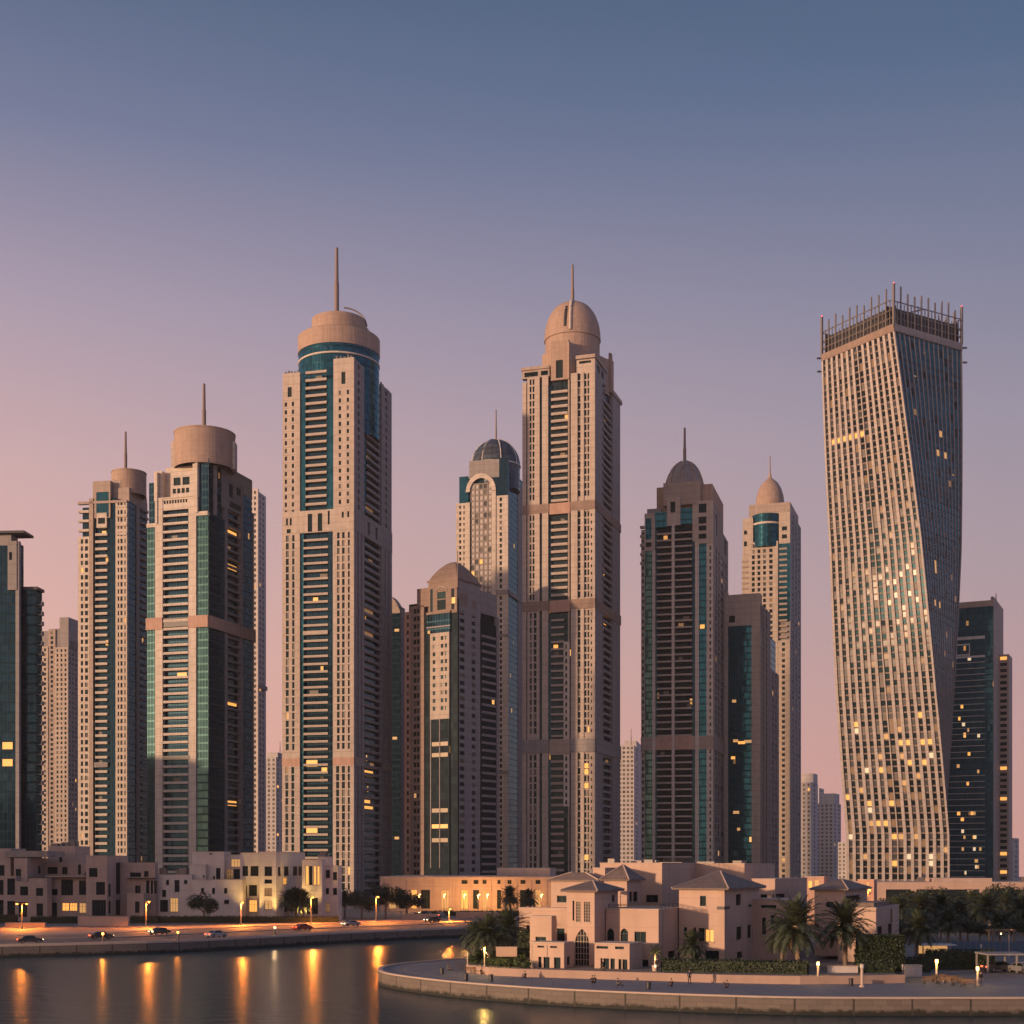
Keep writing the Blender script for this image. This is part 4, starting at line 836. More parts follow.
# ================================================================== water, land, roads
stone('paving', (.20, .19, .20), var=.2, joint=1.5, jc=.8, vj=2.4)
stone('paving_warm', (.27, .215, .19), var=.12, joint=1.5, jc=.85)
stone('asphalt', (.12, .108, .10), var=.15)
stone('ground_sand', (.20, .165, .14), var=.25)
def quaymat():
    m, t, b = mat('quay_stone'); tc = nd(t, 'ShaderNodeTexCoord'); br = nd(t, 'ShaderNodeTexBrick')
    br.inputs['Scale'].default_value = 1; br.inputs['Brick Width'].default_value = 1.5; br.inputs['Row Height'].default_value = .55; br.inputs['Mortar Size'].default_value = .03
    br.inputs['Color1'].default_value = (.185, .15, .13, 1); br.inputs['Color2'].default_value = (.15, .122, .108, 1); br.inputs['Mortar'].default_value = (.12, .10, .085, 1); ln(t, tc.outputs['UV'], br.inputs['Vector'])
    n = nd(t, 'ShaderNodeTexNoise'); n.inputs['Scale'].default_value = 1.1; n.inputs['Detail'].default_value = 6; ln(t, tc.outputs['Object'], n.inputs['Vector'])
    s = nd(t, 'ShaderNodeSeparateXYZ'); ln(t, tc.outputs['UV'], s.inputs[0])
    h = math_n(t, 'ADD', s.outputs[1], math_n(t, 'MULTIPLY', math_n(t, 'SUBTRACT', n.outputs[0], .5), 1.1))
    k = ramp(t, h, [(.30, (1, 1, 1)), (.62, (0, 0, 0))])        # weed and damp up to the tide line
    c = mixc(t, k, br.outputs['Color'], (.022, .022, .018)); c = mixc(t, math_n(t, 'MULTIPLY', n.outputs[0], .6), c, (.15, .12, .10), 'MULTIPLY') if 0 else c
    pj = math_n(t, 'LESS_THAN', math_n(t, 'FRACT', math_n(t, 'DIVIDE', s.outputs[0], 6.2)), .035); c = mixc(t, pj, c, (.05, .042, .036))
    ln(t, c, b.inputs['Base Color']); b.inputs['Roughness'].default_value = .8
    bp = nd(t, 'ShaderNodeBump'); bp.inputs['Strength'].default_value = .5; ln(t, br.outputs['Fac'], bp.inputs['Height']); bp.invert = True; ln(t, bp.outputs[0], b.inputs['Normal'])
quaymat()
def watermat():
    m, t, b = mat('canal_water'); tc = nd(t, 'ShaderNodeTexCoord')
    b.inputs['Base Color'].default_value = (.010, .045, .055, 1); b.inputs['Roughness'].default_value = .25; b.inputs['IOR'].default_value = 1.33; b.inputs['Specular IOR Level'].default_value = .26; b.inputs['Specular Tint'].default_value = (.55, .82, .95, 1)
    mp = nd(t, 'ShaderNodeMapping'); mp.inputs['Scale'].default_value = (.6, .8, 1); ln(t, tc.outputs['Object'], mp.inputs[0])
    n = nd(t, 'ShaderNodeTexNoise'); n.inputs['Scale'].default_value = .5; n.inputs['Detail'].default_value = 4; ln(t, mp.outputs[0], n.inputs['Vector'])
    bp = nd(t, 'ShaderNodeBump'); bp.inputs['Strength'].default_value = .13; bp.inputs['Distance'].default_value = 1; ln(t, n.outputs[0], bp.inputs['Height']); ln(t, bp.outputs[0], b.inputs['Normal'])
watermat()
mb = MB(); mb.quad([(-700, -60, 0), (700, -60, 0), (700, 420, 0), (-700, 420, 0)]); tag(mb.build('water', 'canal_water'), kind='structure')
SH = [(-500, 214), (-120, 236), (0, 243), (90, 249), (180, 257), (255, 270), (330, 287), (400, 300), (460, 311), (530, 326), (585, 338), (610, 318), (614, 270), (600, 236), (560, 226), (500, 216), (460, 211), (440, 208), (418, 204.5), (400, 201), (388, 197.5), (380, 193.5), (377.5, 190), (379.5, 186), (387, 182), (400, 178.5), (420, 174.5), (440, 171), (470, 167), (500, 164), (530, 161.3), (560, 159), (600, 156.5), (640, 154.5), (700, 152), (770, 149.6), (830, 148.9), (880, 148.7), (1024, 148.7), (1300, 149.5)]
shore = [(wx(p, d), d) for p, d in SH]
# round the corners a little
def smooth(pts, it=2):
    for _ in range(it):
        o = [pts[0]]
        for a, b in zip(pts, pts[1:]): o += [(a[0]*.75+b[0]*.25, a[1]*.75+b[1]*.25), (a[0]*.25+b[0]*.75, a[1]*.25+b[1]*.75)]
        pts = o+[pts[-1]]
    return pts
shore = smooth(shore)
from mathutils.geometry import tessellate_polygon
land = [(-690, 205)]+shore+[(690, 150), (690, 1690), (-690, 1690)]
mb = MB()
for tri in tessellate_polygon([[Vector((*p, 0)) for p in land]]): 
    t3 = [land[i] for i in tri]; a = (t3[1][0]-t3[0][0])*(t3[2][1]-t3[0][1])-(t3[2][0]-t3[0][0])*(t3[1][1]-t3[0][1])
    if a < 0: t3 = t3[::-1]
    mb.quad([(*p, GZ) for p in t3], [(p[0], p[1]) for p in t3])
tag(mb.build('ground', 'ground_sand'), kind='structure')
mb = MB(); acc = 0
edge = land[:len(shore)+2]
for a, b in zip(edge, edge[1:]):
    L = math.hypot(b[0]-a[0], b[1]-a[1]); mb.quad([(*a, -1), (*b, -1), (*b, GZ), (*a, GZ)], [(acc, -1), (acc+L, -1), (acc+L, GZ), (acc, GZ)]); acc += L
q = mb.build('quay_wall', 'quay_stone'); tag(q, 'long stone quay wall with dark tide line round the canal and the promenade tip', 'quay wall')
def offset(pts, d):
    o = []
    for i, p in enumerate(pts):
        a, b = pts[max(i-1, 0)], pts[min(i+1, len(pts)-1)]; tx, ty = b[0]-a[0], b[1]-a[1]; L = math.hypot(tx, ty); o.append((p[0]-ty/L*d, p[1]+tx/L*d))
    return o
def ribbon(mb, A, B, z0, z1=None, m=0):
    acc = 0
    for i in range(len(A)-1):
        L = math.hypot(A[i+1][0]-A[i][0], A[i+1][1]-A[i][1]); wd = math.hypot(B[i][0]-A[i][0], B[i][1]-A[i][1])
        mb.quad([(*A[i], z0), (*A[i+1], z0), (*B[i+1], z0), (*B[i], z0)], [(acc, 0), (acc+L, 0), (acc+L, wd), (acc, wd)], m)
        if z1 is not None:
            for P_ in (A, B): mb.quad([(*P_[i], z1), (*P_[i+1], z1), (*P_[i+1], z0), (*P_[i], z0)], [(acc, z1), (acc+L, z1), (acc+L, z0), (acc, z0)], m)
        acc += L
i_far = max(range(len(shore)-20), key=lambda i: shore[i][1] if shore[i][0] < 40 else 0); far = shore[:i_far-2]
i0 = min(i for i, p in enumerate(shore) if p[1] < 224 and i > i_far); isl = shore[i0:]
# island promenade: paving, coping and low seat wall along the edge
mb = MB(); ribbon(mb, offset(isl, .0), offset(isl, .55), GZ+.17, GZ-.05); o = mb.build('kerb_coping', 'coping'); tag(o, kind='structure')
front = [p for p in isl if True]
inner_pts = [(440, 962.2), (455, 964), (466, 972.3), (478, 974), (490, 975.5), (520, 976.8), (560, 978), (610, 979.6), (660, 981), (720, 983), (800, 984.5), (860, 984), (905, 983)]
inner = [(wx(p, gd(y)), gd(y)) for p, y in inner_pts]
mb = MB()
deck = [p for p in offset(isl, .56)]
di = [i for i, p in enumerate(deck)]
poly = deck+[(345, 150.2), (345, 172), (wx(1024, 175), 175)]+inner[::-1]
for tri in tessellate_polygon([[Vector((*p, 0)) for p in poly]]):
    t3 = [poly[i] for i in tri]; a = (t3[1][0]-t3[0][0])*(t3[2][1]-t3[0][1])-(t3[2][0]-t3[0][0])*(t3[1][1]-t3[0][1])
    if a < 0: t3 = t3[::-1]
    mb.quad([(*p, GZ+.004) for p in t3], [(p[0], p[1]) for p in t3])
tag(mb.build('promenade', 'paving'), kind='structure')
mb = MB(); A = offset(isl, 3.2); B = offset(isl, 3.9); ribbon(mb, A, B, GZ+.008); tag(mb.build('paving_strip', 'paving_warm'), kind='structure')
# planter wall in front of the villa gardens
stone('planter_stone', (.42, .285, .225), var=.12, joint=.55, jc=.9)
pl = inner[2:]
mb = MB(); ribbon(mb, pl, offset(pl, .45), GZ+1.0, GZ); a, b = pl[0], offset(pl, .45)[0]
mb.quad([(*a, GZ), (*b, GZ), (*b, GZ+1), (*a, GZ+1)]); o = mb.build('garden_wall', 'planter_stone'); tag(o, 'long low pink stone garden wall between the promenade and the villa', 'wall')
mb = MB(); g = offset(pl, .46); far_g = [(p[0], max(p[1]+6, 190)) for p in g]; ribbon(mb, g, far_g, GZ+.85); tag(mb.build('garden_soil', 'ground_sand'), kind='structure')
# far bank: quay pavement, carriageways, kerbs, pavement
def fr(d0, d1, z, m, name, zlow=None):
    mb = MB(); ribbon(mb, offset(far, d0), offset(far, d1), z, zlow); return tag(mb.build(name, m), kind='structure')
fr(0, .5, GZ+.35, 'coping', 'quay_kerb', GZ-.05); fr(.5, 6.0, GZ+.004, 'paving', 'pavement')
fr(6.0, 6.3, GZ+.16, 'coping', 'kerb', GZ); fr(6.3, 22.0, GZ+.008, 'asphalt', 'road'); fr(22, 24.5, GZ+.18, 'paving_warm', 'median', GZ); fr(24.5, 40, GZ+.008, 'asphalt', 'road'); fr(40, 40.3, GZ+.16, 'coping', 'kerb', GZ); fr(40.3, 50, GZ+.13, 'paving_warm', 'pavement', GZ)
plain('road_paint', (.62, .58, .52), .6)
for (o0) in (11.4, 16.7, 29.5, 34.7):
    mb = MB(); A = smooth(offset(far, o0), 1); B = smooth(offset(far, o0+.18), 1)
    for i in range(0, len(A)-1, 2):
        mb.quad([(*A[i], GZ+.013), (*A[i+1], GZ+.013), (*B[i+1], GZ+.013), (*B[i], GZ+.013)])
    tag(mb.build('lane_marking', 'road_paint'), kind='structure')

# ================================================================== low buildings on the far bank
LOWG = 'low waterfront apartment buildings on the far bank'
def rail(b, f, x0, x1, y, h=1.0, m='frame_dark', out=.0):
    F_ = b.fc(f); q0, q1 = sorted((F_.s(x0), F_.s(x1))); z = b.z(y); mb = MB()
    n = max(2, int((q1-q0)/1.4))
    for i in range(n+1): q = q0+(q1-q0)*i/n; p = F_.p(q, out, z); mb.tube([p, F_.p(q, out, z+h)], .04, .04, 4)
    for k in (.35, .7, 1.0): mb.tube([F_.p(q0, out, z+h*k), F_.p(q1, out, z+h*k)], .035, .035, 4)
    mb.build('railing', m, b.e)
def awning(b, f, x0, x1, y, dep=2.2, th=.3, m='dark_metal'):
    F_ = b.fc(f); q0, q1 = sorted((F_.s(x0), F_.s(x1))); z = b.z(y); mb = MB()
    P8 = [F_.p(q, o, zz) for zz in (z-th, z) for (q, o) in ((q0, .02), (q1, .02), (q1, dep), (q0, dep))]
    for q in ((0,1,5,4), (1,2,6,5), (2,3,7,6), (3,0,4,7), (4,5,6,7), (3,2,1,0)): mb.quad([P8[j] for j in q])
    mb.build('canopy', m, b.e)
d0 = 358
b = Bld('apartment_building', 'rose terraced apartment building with dark canopies, at the left edge above the road', 'building', 48, 75, 90, 8, d0+16, group=LOWG, th=.5, frames=True)
b.solid(846.5, [(59, 62.2, 855, 862)], m='render_rose')
s = b.sub(-40, 10.5, 26, d0+4); s.solid(849, [(-12, -6, 858, 865), (-1, 4.5, 865, 876)], m='render_rose')
mb = MB(); s.block(mb, -10.5, 1, -1, 9, s.z(857), s.z(851)); mb.build('roof_slab', 'roof_flat', b.e)
s = b.sub(-40, 15.5, 24, d0-1); s.solid(876.5, [(-30, -22, 880, 894), (-14, -6, 880, 894), (-1.5, 3.5, 880, 895), (7.2, 15, 878.5, 895), (7.2, 15, 901, 916), (-1.5, 3.5, 900, 916)], m='render_rose')
s = b.sub(14, 27.2, 48, d0+1); s.solid(858.5, [(15.5, 21, 869, 877)], [(38, 41, 866, 874)], m='render_rose')
s = b.sub(15.5, 29, 33, d0-1.5); s.solid(882, [(20, 28, 886.5, 895.5), (18.5, 27, 902, 917)], m='render_rose')
s = b.sub(28.5, 47.2, 52, d0-3); s.solid(879, [(36, 43, 888, 896), (36.5, 43, 903.5, 916)], m='render_rose')
s = b.sub(40, 86, 89, d0+9); s.solid(863.5, [(47.5, 57.5, 867, 874), (62, 67.5, 867, 874.5), (78, 81, 864.5, 874.5)], m='render_rose')
s = b.sub(46, 88, 92, d0); s.solid(876.5, [(48, 57.5, 889, 895.5), (48.5, 57, 903, 917), (61, 73, 879.5, 895.5), (79, 86, 880.5, 895), (62, 69, 903, 911, 'pane_lit'), (69.5, 77, 903, 911, 'pane_lit'), (79, 88, 903, 913, 'pane_warm')], m='render_rose'); awning(s, 'L', 31, 86, 877, 1.6)
s = b.sub(86, 107, 128, d0-2); s.solid(856, [(89, 97.5, 868, 877), (96, 105, 882, 895), (92, 106, 900, 916)], [(108.5, 111, 884, 897), (116, 124.5, 862.5, 895), (116, 125, 900.5, 916), (108.5, 111, 901, 914)], m='render_rose')
s = b.sub(120, 155, 158, d0+5); s.solid(863, [(130, 141, 872.5, 877), (144, 148.5, 871, 877), (135, 140.5, 885.5, 895), (146, 149.5, 880.5, 894), (150.5, 153, 880.5, 894), (154, 156.5, 880.5, 894)], m='render_rose'); awning(s, 'L', 129, 157, 877.8, 1.2)
s = b.sub(127, 143.5, 148, d0+1); s.solid(894, [(135, 139.5, 901.5, 913)], m='render_rose')
mb = MB()
for k in range(5): mb.lathe(wx(88+k*2.2, d0+8), d0+8, [(0, s.z(877)), (.7, s.z(876.3)), (1.0, s.z(874)), (.5, s.z(871.5)), (0, s.z(871))], 8)
mb.build('terrace_plant', 'shrub_green' if 'shrub_green' in M else 'frame_dark', b.e)
roofclutter(b, 846.5, 6); b.finish()

b = Bld('apartment_building', 'pale apartment building with lit upper loggia and yellow uplights, right of the rose terraced one', 'building', 158, 192, 196, 8, d0+6, group=LOWG, th=.5, frames=True)
b.solid(875, [(166, 169, 880, 885), (174.5, 179.5, 880, 892), (184, 187.3, 880, 884), (162, 166, 890, 897), (170, 178, 898, 912, 'pane_warm'), (160, 168, 900, 912)], m='render_pale')
s = b.sub(192, 224, 231, d0+8); s.solid(852, [(209, 212.5, 853.3, 854.5), (216, 220.5, 868, 880), (213, 215, 876, 880)], m='render_pale')
s = b.sub(190, 205.5, 212, d0+7); s.solid(865, [(203, 204.6, 875, 878)], m='render_pale')
s = b.sub(192, 242.5, 246, d0-1); s.solid(880, [(201, 204, 888, 893), (212, 215, 888, 894), (224, 227.3, 888, 893.5), (224, 229, 900, 904)], m='render_pale')
s = b.sub(222, 251, 256, d0+9); s.solid(855, [(231, 247, 859, 867, 'pane_warm'), (225.5, 233, 869, 879, 'pane_dim'), (233.5, 241, 869, 879)], m='render_pale'); rail(s, 'L', 224, 243, 880, 1.0)
s = b.sub(240, 262, 264, d0+3); s.solid(853, [(242.5, 248, 866, 876), (250.5, 258.5, 866, 876), (243, 247, 886, 897), (249, 257, 885, 896), (243, 246, 901, 912, 'pane_lit'), (249, 257, 900, 912, 'pane_lit')], m='render_pale')
s = b.sub(259.5, 276, 305, d0-3); s.solid(852, [(264.5, 272, 866.5, 876), (264.5, 272, 879.5, 883.5), (264.5, 272, 888, 896, 'pane_dim'), (264.5, 272, 901, 909.5, 'pane_warm')], [(278, 281, 867, 876), (284, 289, 866.5, 876), (293, 297.5, 866.5, 876), (298.5, 302.5, 866.5, 876), (283, 287, 878, 885, 'pane_lit'), (284, 301, 895, 913)], m='render_pale')
s = b.sub(302, 322, 326, d0-1); s.solid(860, [(305.5, 308.5, 866, 885, 'pane_lit'), (309, 312.5, 866, 885), (313.5, 316, 866, 885, 'pane_lit'), (317, 319.5, 866, 885, 'pane_lit'), (306, 318, 898, 914)], m='render_pale')
s = b.sub(320, 338, 342, d0+2); s.solid(866, [(323.5, 330, 870, 878), (333, 337, 872, 880), (323.5, 329, 888, 894), (333, 337, 888, 895), (324, 330, 903, 912, 'pane_dim')], m='render_pale')
s = b.sub(318, 327, 333, d0+14); s.solid(857, [], m='render_pale')
roofclutter(b, 874, 4); roofclutter(s, 857, 3)
for (px, py0, py1, dd) in ((279.5, 913, 893, d0-5), (247.5, 913, 899, d0-4), (303.5, 913, 899, d0-5)):  # first at the glowing wall; further uplights added to brighten the facade
    mb = MB(); mb.lathe(wx(px, dd), dd, [(.3, GZ), (.3, GZ+.35), (.2, GZ+.36), (0, GZ+.36)], 10); mb.build('uplight', 'lamp_white', b.e)
    L = bpy.data.lights.new('uplight_beam', 'SPOT'); L.energy = 5200; L.color = (1, .62, .16); L.spot_size = R(95); L.spot_blend = .8; L.shadow_soft_size = .3
    lo_ = bpy.data.objects.new('uplight_beam', L); col.objects.link(lo_); lo_.parent = b.e; lo_.location = Vector((wx(px, dd)+.2, dd-1.2, GZ+.4))-b.o; lo_.rotation_euler = Vector((0, -1.6, -6)).to_track_quat('Z', 'Y').to_euler()
b.finish()

# podium with lamp-lit openings below the brown dome tower
b = Bld('podium_building', 'low rose podium with tall lamp-lit openings at the foot of the low dome tower', 'building', 380, 556, 562, 4, 425, th=.5, frames=True)
ops = []
for (x0, x1, m) in ((389, 396, 'pane_warm'), (399, 405, 'pane'), (411, 417, 'pane_lit'), (421, 430, 'pane'), (441, 449, 'pane_warm'), (461, 468, 'pane_lit'), (473, 479, 'pane'), (482, 487, 'pane_warm'), (497, 501, 'pane'), (507, 512, 'pane_dim'), (520, 526, 'pane'), (535, 541, 'pane_warm')):
    ops.append((x0, x1, 890, 909, m))
    if x0 > 455: ops.append((x0+.5, x1-.5, 880, 884, 'pane'))
b.solid(877, ops, m='render_rose', roof='roof_flat')
b.slit('L', 380, 556, 877.2, 880, [], .25, 'render_rose', .2); 
for x in (386, 408, 434, 454, 470, 490, 504, 516, 530, 546): b.slit('L', x-1, x+1, 880.2, None, [], .3, 'render_rose', .25, name='pilaster')
s = b.sub(497, 550, 556, 440); s.solid(868.5, [], m='render_rose')
b.finish()
# long podium below the twisted tower
b = Bld('podium_building', 'long beige podium with dark glass bays behind the palms, below the twisted tower', 'building', 872, 1100, (26.0,), 2, 420, th=.5)
bays = [(886, 911), (916.5, 967.5), (973.5, 979.5), (984.5, 1020), (1024, 1060), (1064, 1096)]
b.solid(882.5, [(x0, x1, 889.5, 905) for x0, x1 in bays], m='render_pink')
s = b.sub(934, 992, (10.0,), 424); s.solid(878.5, [], m='render_rose')
roofclutter(b, 882.5, 6); b.finish()
b = Bld('annex_building', 'small lamp-lit orange annex behind the hip-roofed pavilion, left of the long podium', 'building', 804, 824, 828, 22, 330, th=.5)
b.solid(877, [(808, 812, 881, 888, 'pane_lit'), (814, 819, 880, 888, 'pane_warm')], m='terracotta'); s = b.sub(858, 874, 877, 330); s.solid(880, [(866, 869, 882, 890, 'pane_warm')], m='terracotta'); b.finish()

# neighbours beyond the left edge of the view, whose long shadows reach the far bank and the foot of the green glass tower
for (lb, x, y, w_, dp, h) in (('sandy apartment block on the far bank beyond the left edge', -262, 256, 26, 104, 41), ('sandy tower beyond the left edge, behind the dark glass tower', -262, 533, 24, 34, 69)):
    e = empty('apartment_building', (x, y, GZ), lb, 'building', 'blocks beyond the left edge'); mb = MB(); mb.box(-w_/2, w_/2, -dp/2, dp/2, 0, h); mb.box(-w_/2+3, w_/2-3, -dp/2+4, dp/2-4, h, h+3.5); mb.build('wall', 'beige', e, (0, 0, 0))
    for k in range(int(h/3.4)-1):
        for j in range(int(dp/12)):
            t_ = MB(); t_.box(w_/2, w_/2+.05, -dp/2+4+j*12, -dp/2+7+j*12, 2+k*3.4, 3.7+k*3.4); t_.build('window', 'pane', e, (0, 0, 0))
# ================================================================== the villa
vg = GZ+.5
b = Bld('villa', 'sunlit pink villa of stepped blocks with hipped tile roofs and a tall pointed-arch door', 'villa', 567, 594.5, 618, 26, 186, gz=vg, th=.5, frames=True)
V = dict(m='render_pink')
# entrance tower with the pointed arch
b.solid(891.5, [(572.5, 574.3, 901, 921), (576, 580.5, 902, 922), (584, 590, 902, 922), (575, 589, 929, 971)], [(612, 615, 896, 903)], **V); b.hip(890.4, 881, .7)
def arch_fill(b, f, x0, x1, ytop, yspring, m='render_pink', out=0.01, pointed=True):
    """spandrels that turn a square-headed opening into a pointed arch"""
    F_ = b.fc(f); q0, q1 = sorted((F_.s(x0), F_.s(x1))); c = (q0+q1)/2; h = (q1-q0)/2; z0, z1 = b.z(yspring), b.z(ytop); mb = MB(); n = 10
    for sg in (-1, 1):
        pr = None
        for i in range(n+1):
            t = i/n; z = z0+(z1-z0)*t; x = c+sg*h*(math.sqrt(max(0, 1-t*t)) if not pointed else (math.cos(math.asin(min(1, t*.9)))-math.cos(math.asin(.9))*t**2)); e = c+sg*h
            cur = (F_.p(e, out, z), F_.p(x, out, z), F_.p(x, -.25, z))
            if pr: mb.quad([pr[0], pr[1], cur[1], cur[0]]); mb.quad([pr[1], pr[2], cur[2], cur[1]])
            pr = cur
    mb.build('arch', m, b.e)
arch_fill(b, 'L', 575, 589, 929, 944)
mb = MB(); F_ = b.L; qq = sorted((F_.s(575), F_.s(589))); 
for i in range(1, 5): q = qq[0]+(qq[1]-qq[0])*i/5; mb.tube([F_.p(q, -.12, vg), F_.p(q, -.12, b.z(931))], .05, .05, 4)
for y in (936, 942, 948, 954, 960): mb.tube([F_.p(qq[0], -.12, b.z(y)), F_.p(qq[1], -.12, b.z(y))], .05, .05, 4)
mb.build('door_lattice', 'frame_pale', b.e)
mb = MB()
for x0, x1 in ((576, 580.5), (584, 590)):
    q0, q1 = sorted((F_.s(x0), F_.s(x1)))
    for i in range(1, 4): mb.tube([F_.p(q0+(q1-q0)*i/4, -.06, b.z(922)), F_.p(q0+(q1-q0)*i/4, -.06, b.z(902))], .045, .045, 4)
    for y in range(904, 922, 3): mb.tube([F_.p(q0, -.06, b.z(y)), F_.p(q1, -.06, b.z(y))], .045, .045, 4)
mb.build('window_lattice', 'frame_pale', b.e)
# left part
s = b.sub(519, 569, 575, 194); s.solid(909, [(526.5, 529.5, 926, 934), (557, 564.5, 928.5, 943)], **V)
s = b.sub(530, 551.5, 556, 187.5); s.solid(917, [(535.5, 546, 937, 943)], **V)
s = b.sub(530, 564, 573.5, 181); s.solid(943.5, [(537.5, 544, 946.3, 948.3), (550, 557, 946.3, 948.3), (538.3, 541.5, 957.5, 969), (543.5, 549.5, 957.5, 971.5), (554, 560.5, 957.5, 971.5)], [(567, 570, 957, 966)], **V)
# right front wing and porch
s = b.sub(606, 658.5, 692, 186); s.solid(910, [(607, 614, 929, 944), (620.5, 628, 929, 944), (634.5, 646, 932, 943.5)], [(686, 689, 928, 940), (680, 683.5, 928, 940), (688.5, 692, 953, 961), (668, 675, 953, 962)], **V)
arch_fill(s, 'L', 607, 614, 929, 934); arch_fill(s, 'L', 620.5, 628, 929, 934)
rail(s, 'L', 608, 658, 909.5, .62, 'frame_dark', -.2); rail(s, 'R', 659, 692, 909.5, .62, 'frame_dark', -.2)
s = b.sub(594.5, 629.5, 642.5, 179); s.solid(944.5, [(596.5, 608, 946.8, 949.5), (615, 624, 946.8, 949.5), (600.5, 602.5, 959, 973.8), (603.5, 609, 959, 973.8), (610.5, 614.8, 959, 973.8), (618.5, 621.5, 959.5, 973.5), (622.5, 627.3, 959.5, 973.5)], **V)
s = b.sub(641, 655, 661, 184); s.solid(944.8, [(642, 648.5, 960, 974)], **V)
# rear blocks
s = b.sub(551, 597, 606, 205); s.solid(881, [(557, 566.5, 896, 903)], **V); mb = MB(); s.block(mb, s.wl*.1, s.wl*1.0, .3, s.wr*.8, s.z(880.6), s.z(880.4)); mb.build('roof_deck', 'roof_tile', b.e); s.hip(880, 872.5, .4, ridge=.3)
s = b.sub(593, 605, 627, 208); s.solid(868.5, [], **V)
s = b.sub(604, 627, 641.5, 199); s.solid(880, [], [(629.5, 632.3, 892, 902), (633.3, 638, 892, 902)], **V); s.hip(879.4, 864.5, .5)
s = b.sub(600, 662, 696, 213); s.solid(863.5, [(646, 658, 895, 902.5)], **V); rail(s, 'R', 664, 694, 863.3, .8)
s = b.sub(690, 744.5, 775, 224); s.solid(864, [(700, 704, 880, 884)], [(761, 766, 894, 899)], **V)
mb = MB(); s.block(mb, 6, 9, 3, 5.5, s.z(864.5), s.z(861.5)); s.block(mb, 2, 3.5, 5, 8, s.z(864.5), s.z(860.5)); s.block(mb, 12, 16, 4, 5, s.z(864.5), s.z(862)); mb.build('roof_plant', 'steel', b.e)
mb = MB(); s2 = b.sub(600, 662, 696, 213)
for (q_, t_, w_, h_) in ((3, 4, 1.4, 1.1), (6, 7, 1.8, .9), (9, 3, 1.1, 1.4), (5, 11, 2.2, 1.0)): s2.block(mb, q_, q_+w_, t_, t_+w_*.7, s2.z(863.5)-.6, s2.z(863.5)+h_*.55)
mb.build('roof_plant', 'steel', b.e)
mb = MB()
for (xx, dd, y0, y1) in ((532, 180.8, 944, 970), (663, 187.5, 911, 960), (556.5, 188.5, 918, 943), (620.5, 192, 893, 908)):
    mb.tube([(wx(xx, dd), dd-.1, wz(y1, dd)), (wx(xx, dd), dd-.1, wz(y0, dd))], .05, .05, 5)
mb.build('downpipe', 'frame_pale', b.e)
# second hipped block
s = b.sub(679, 724.5, 759.5, 190); s.solid(889.3, [(700, 706, 896, 906.5), (684, 687, 928, 937), (693.5, 696, 928, 938), (698.5, 704.5, 928.5, 942), (705, 713.8, 929.5, 942.5, 'pane_lit'), (705, 719, 951, 961), (692, 700, 951, 962)], [(736, 741, 895, 906.5), (736.5, 741.8, 928.5, 942), (747.5, 751.3, 928, 942), (737, 742.5, 954.5, 961.5)], **V); s.hip(888.2, 871.5, .8)
mb = MB(); F_ = s.L
for (f, x0, x1, y0, y1) in (('L', 717, 724.4, 906.5, 909.5), ('R', 725.2, 729, 906.5, 909.5), ('R', 748.5, 751, 906.7, 909)):
    FF = s.fc(f); q0, q1 = sorted((FF.s(x0), FF.s(x1))); grid_panel(mb, FF, q0, q1, s.z(y1), s.z(y0), .12, -.1, (), top=2)
mb.build('wall_vent', 'frame_dark', b.e)
s = b.sub(752, 775, 807, 214); s.solid(879.5, [(760.5, 767, 894.5, 899.5)], [(774.5, 785, 894, 899.5)], **V)
s = b.sub(748, 787, 800, 200); s.solid(900, [(761, 776, 905.3, 908.5), (770.5, 774.5, 915.5, 928.5), (762, 766, 918, 935)], **V)
# pavilion on the right
s = b.sub(814.5, 845, 867, 210); s.solid(890, [(826, 833.5, 902, 907.5)], [(845.5, 860, 896, 902)], **V); s.hip(889, 879.5, .6)
s = b.sub(838, 876, 899, 196); s.solid(908.5, [], [(890.5, 892.5, 911.5, 926), (877.5, 882.5, 927, 937), (888, 892, 926, 937)], **V); mb = MB()
s.block(mb, .3, s.wl*.92, .3, s.wr*.85, s.z(908.6), s.z(906.6)); s.block(mb, s.wl*.1, s.wl*.8, 1.0, s.wr*.7, s.z(906.6), s.z(903)); mb.build('roof_terrace', 'roof_tile', b.e)
b.finish()
# ================================================================== vegetation
def leafmat(name, c, var=.35):
    m, t, b = mat(name); g = nd(t, 'ShaderNodeTexCoord'); n = nd(t, 'ShaderNodeTexNoise'); n.inputs['Scale'].default_value = .9; n.inputs['Detail'].default_value = 4
    ln(t, g.outputs['Object'], n.inputs['Vector'])
    o = ramp(t, n.outputs[0], [(.3, tuple(x*(1-var) for x in c)), (.55, c), (.75, (c[0]*(1+var)*1.2, c[1]*(1+var), c[2]*(1+var)*.8))])
    ln(t, o, b.inputs['Base Color']); b.inputs['Roughness'].default_value = .6
leafmat('palm_leaf', (.058, .076, .046)); leafmat('tree_leaf', (.032, .046, .024)); leafmat('hedge_leaf', (.026, .042, .018)); leafmat('shrub_leaf', (.055, .085, .030))
stone('bark', (.20, .145, .105), var=.3, joint=.3, jc=.7); stone('dead_frond', (.22, .16, .10), var=.3)
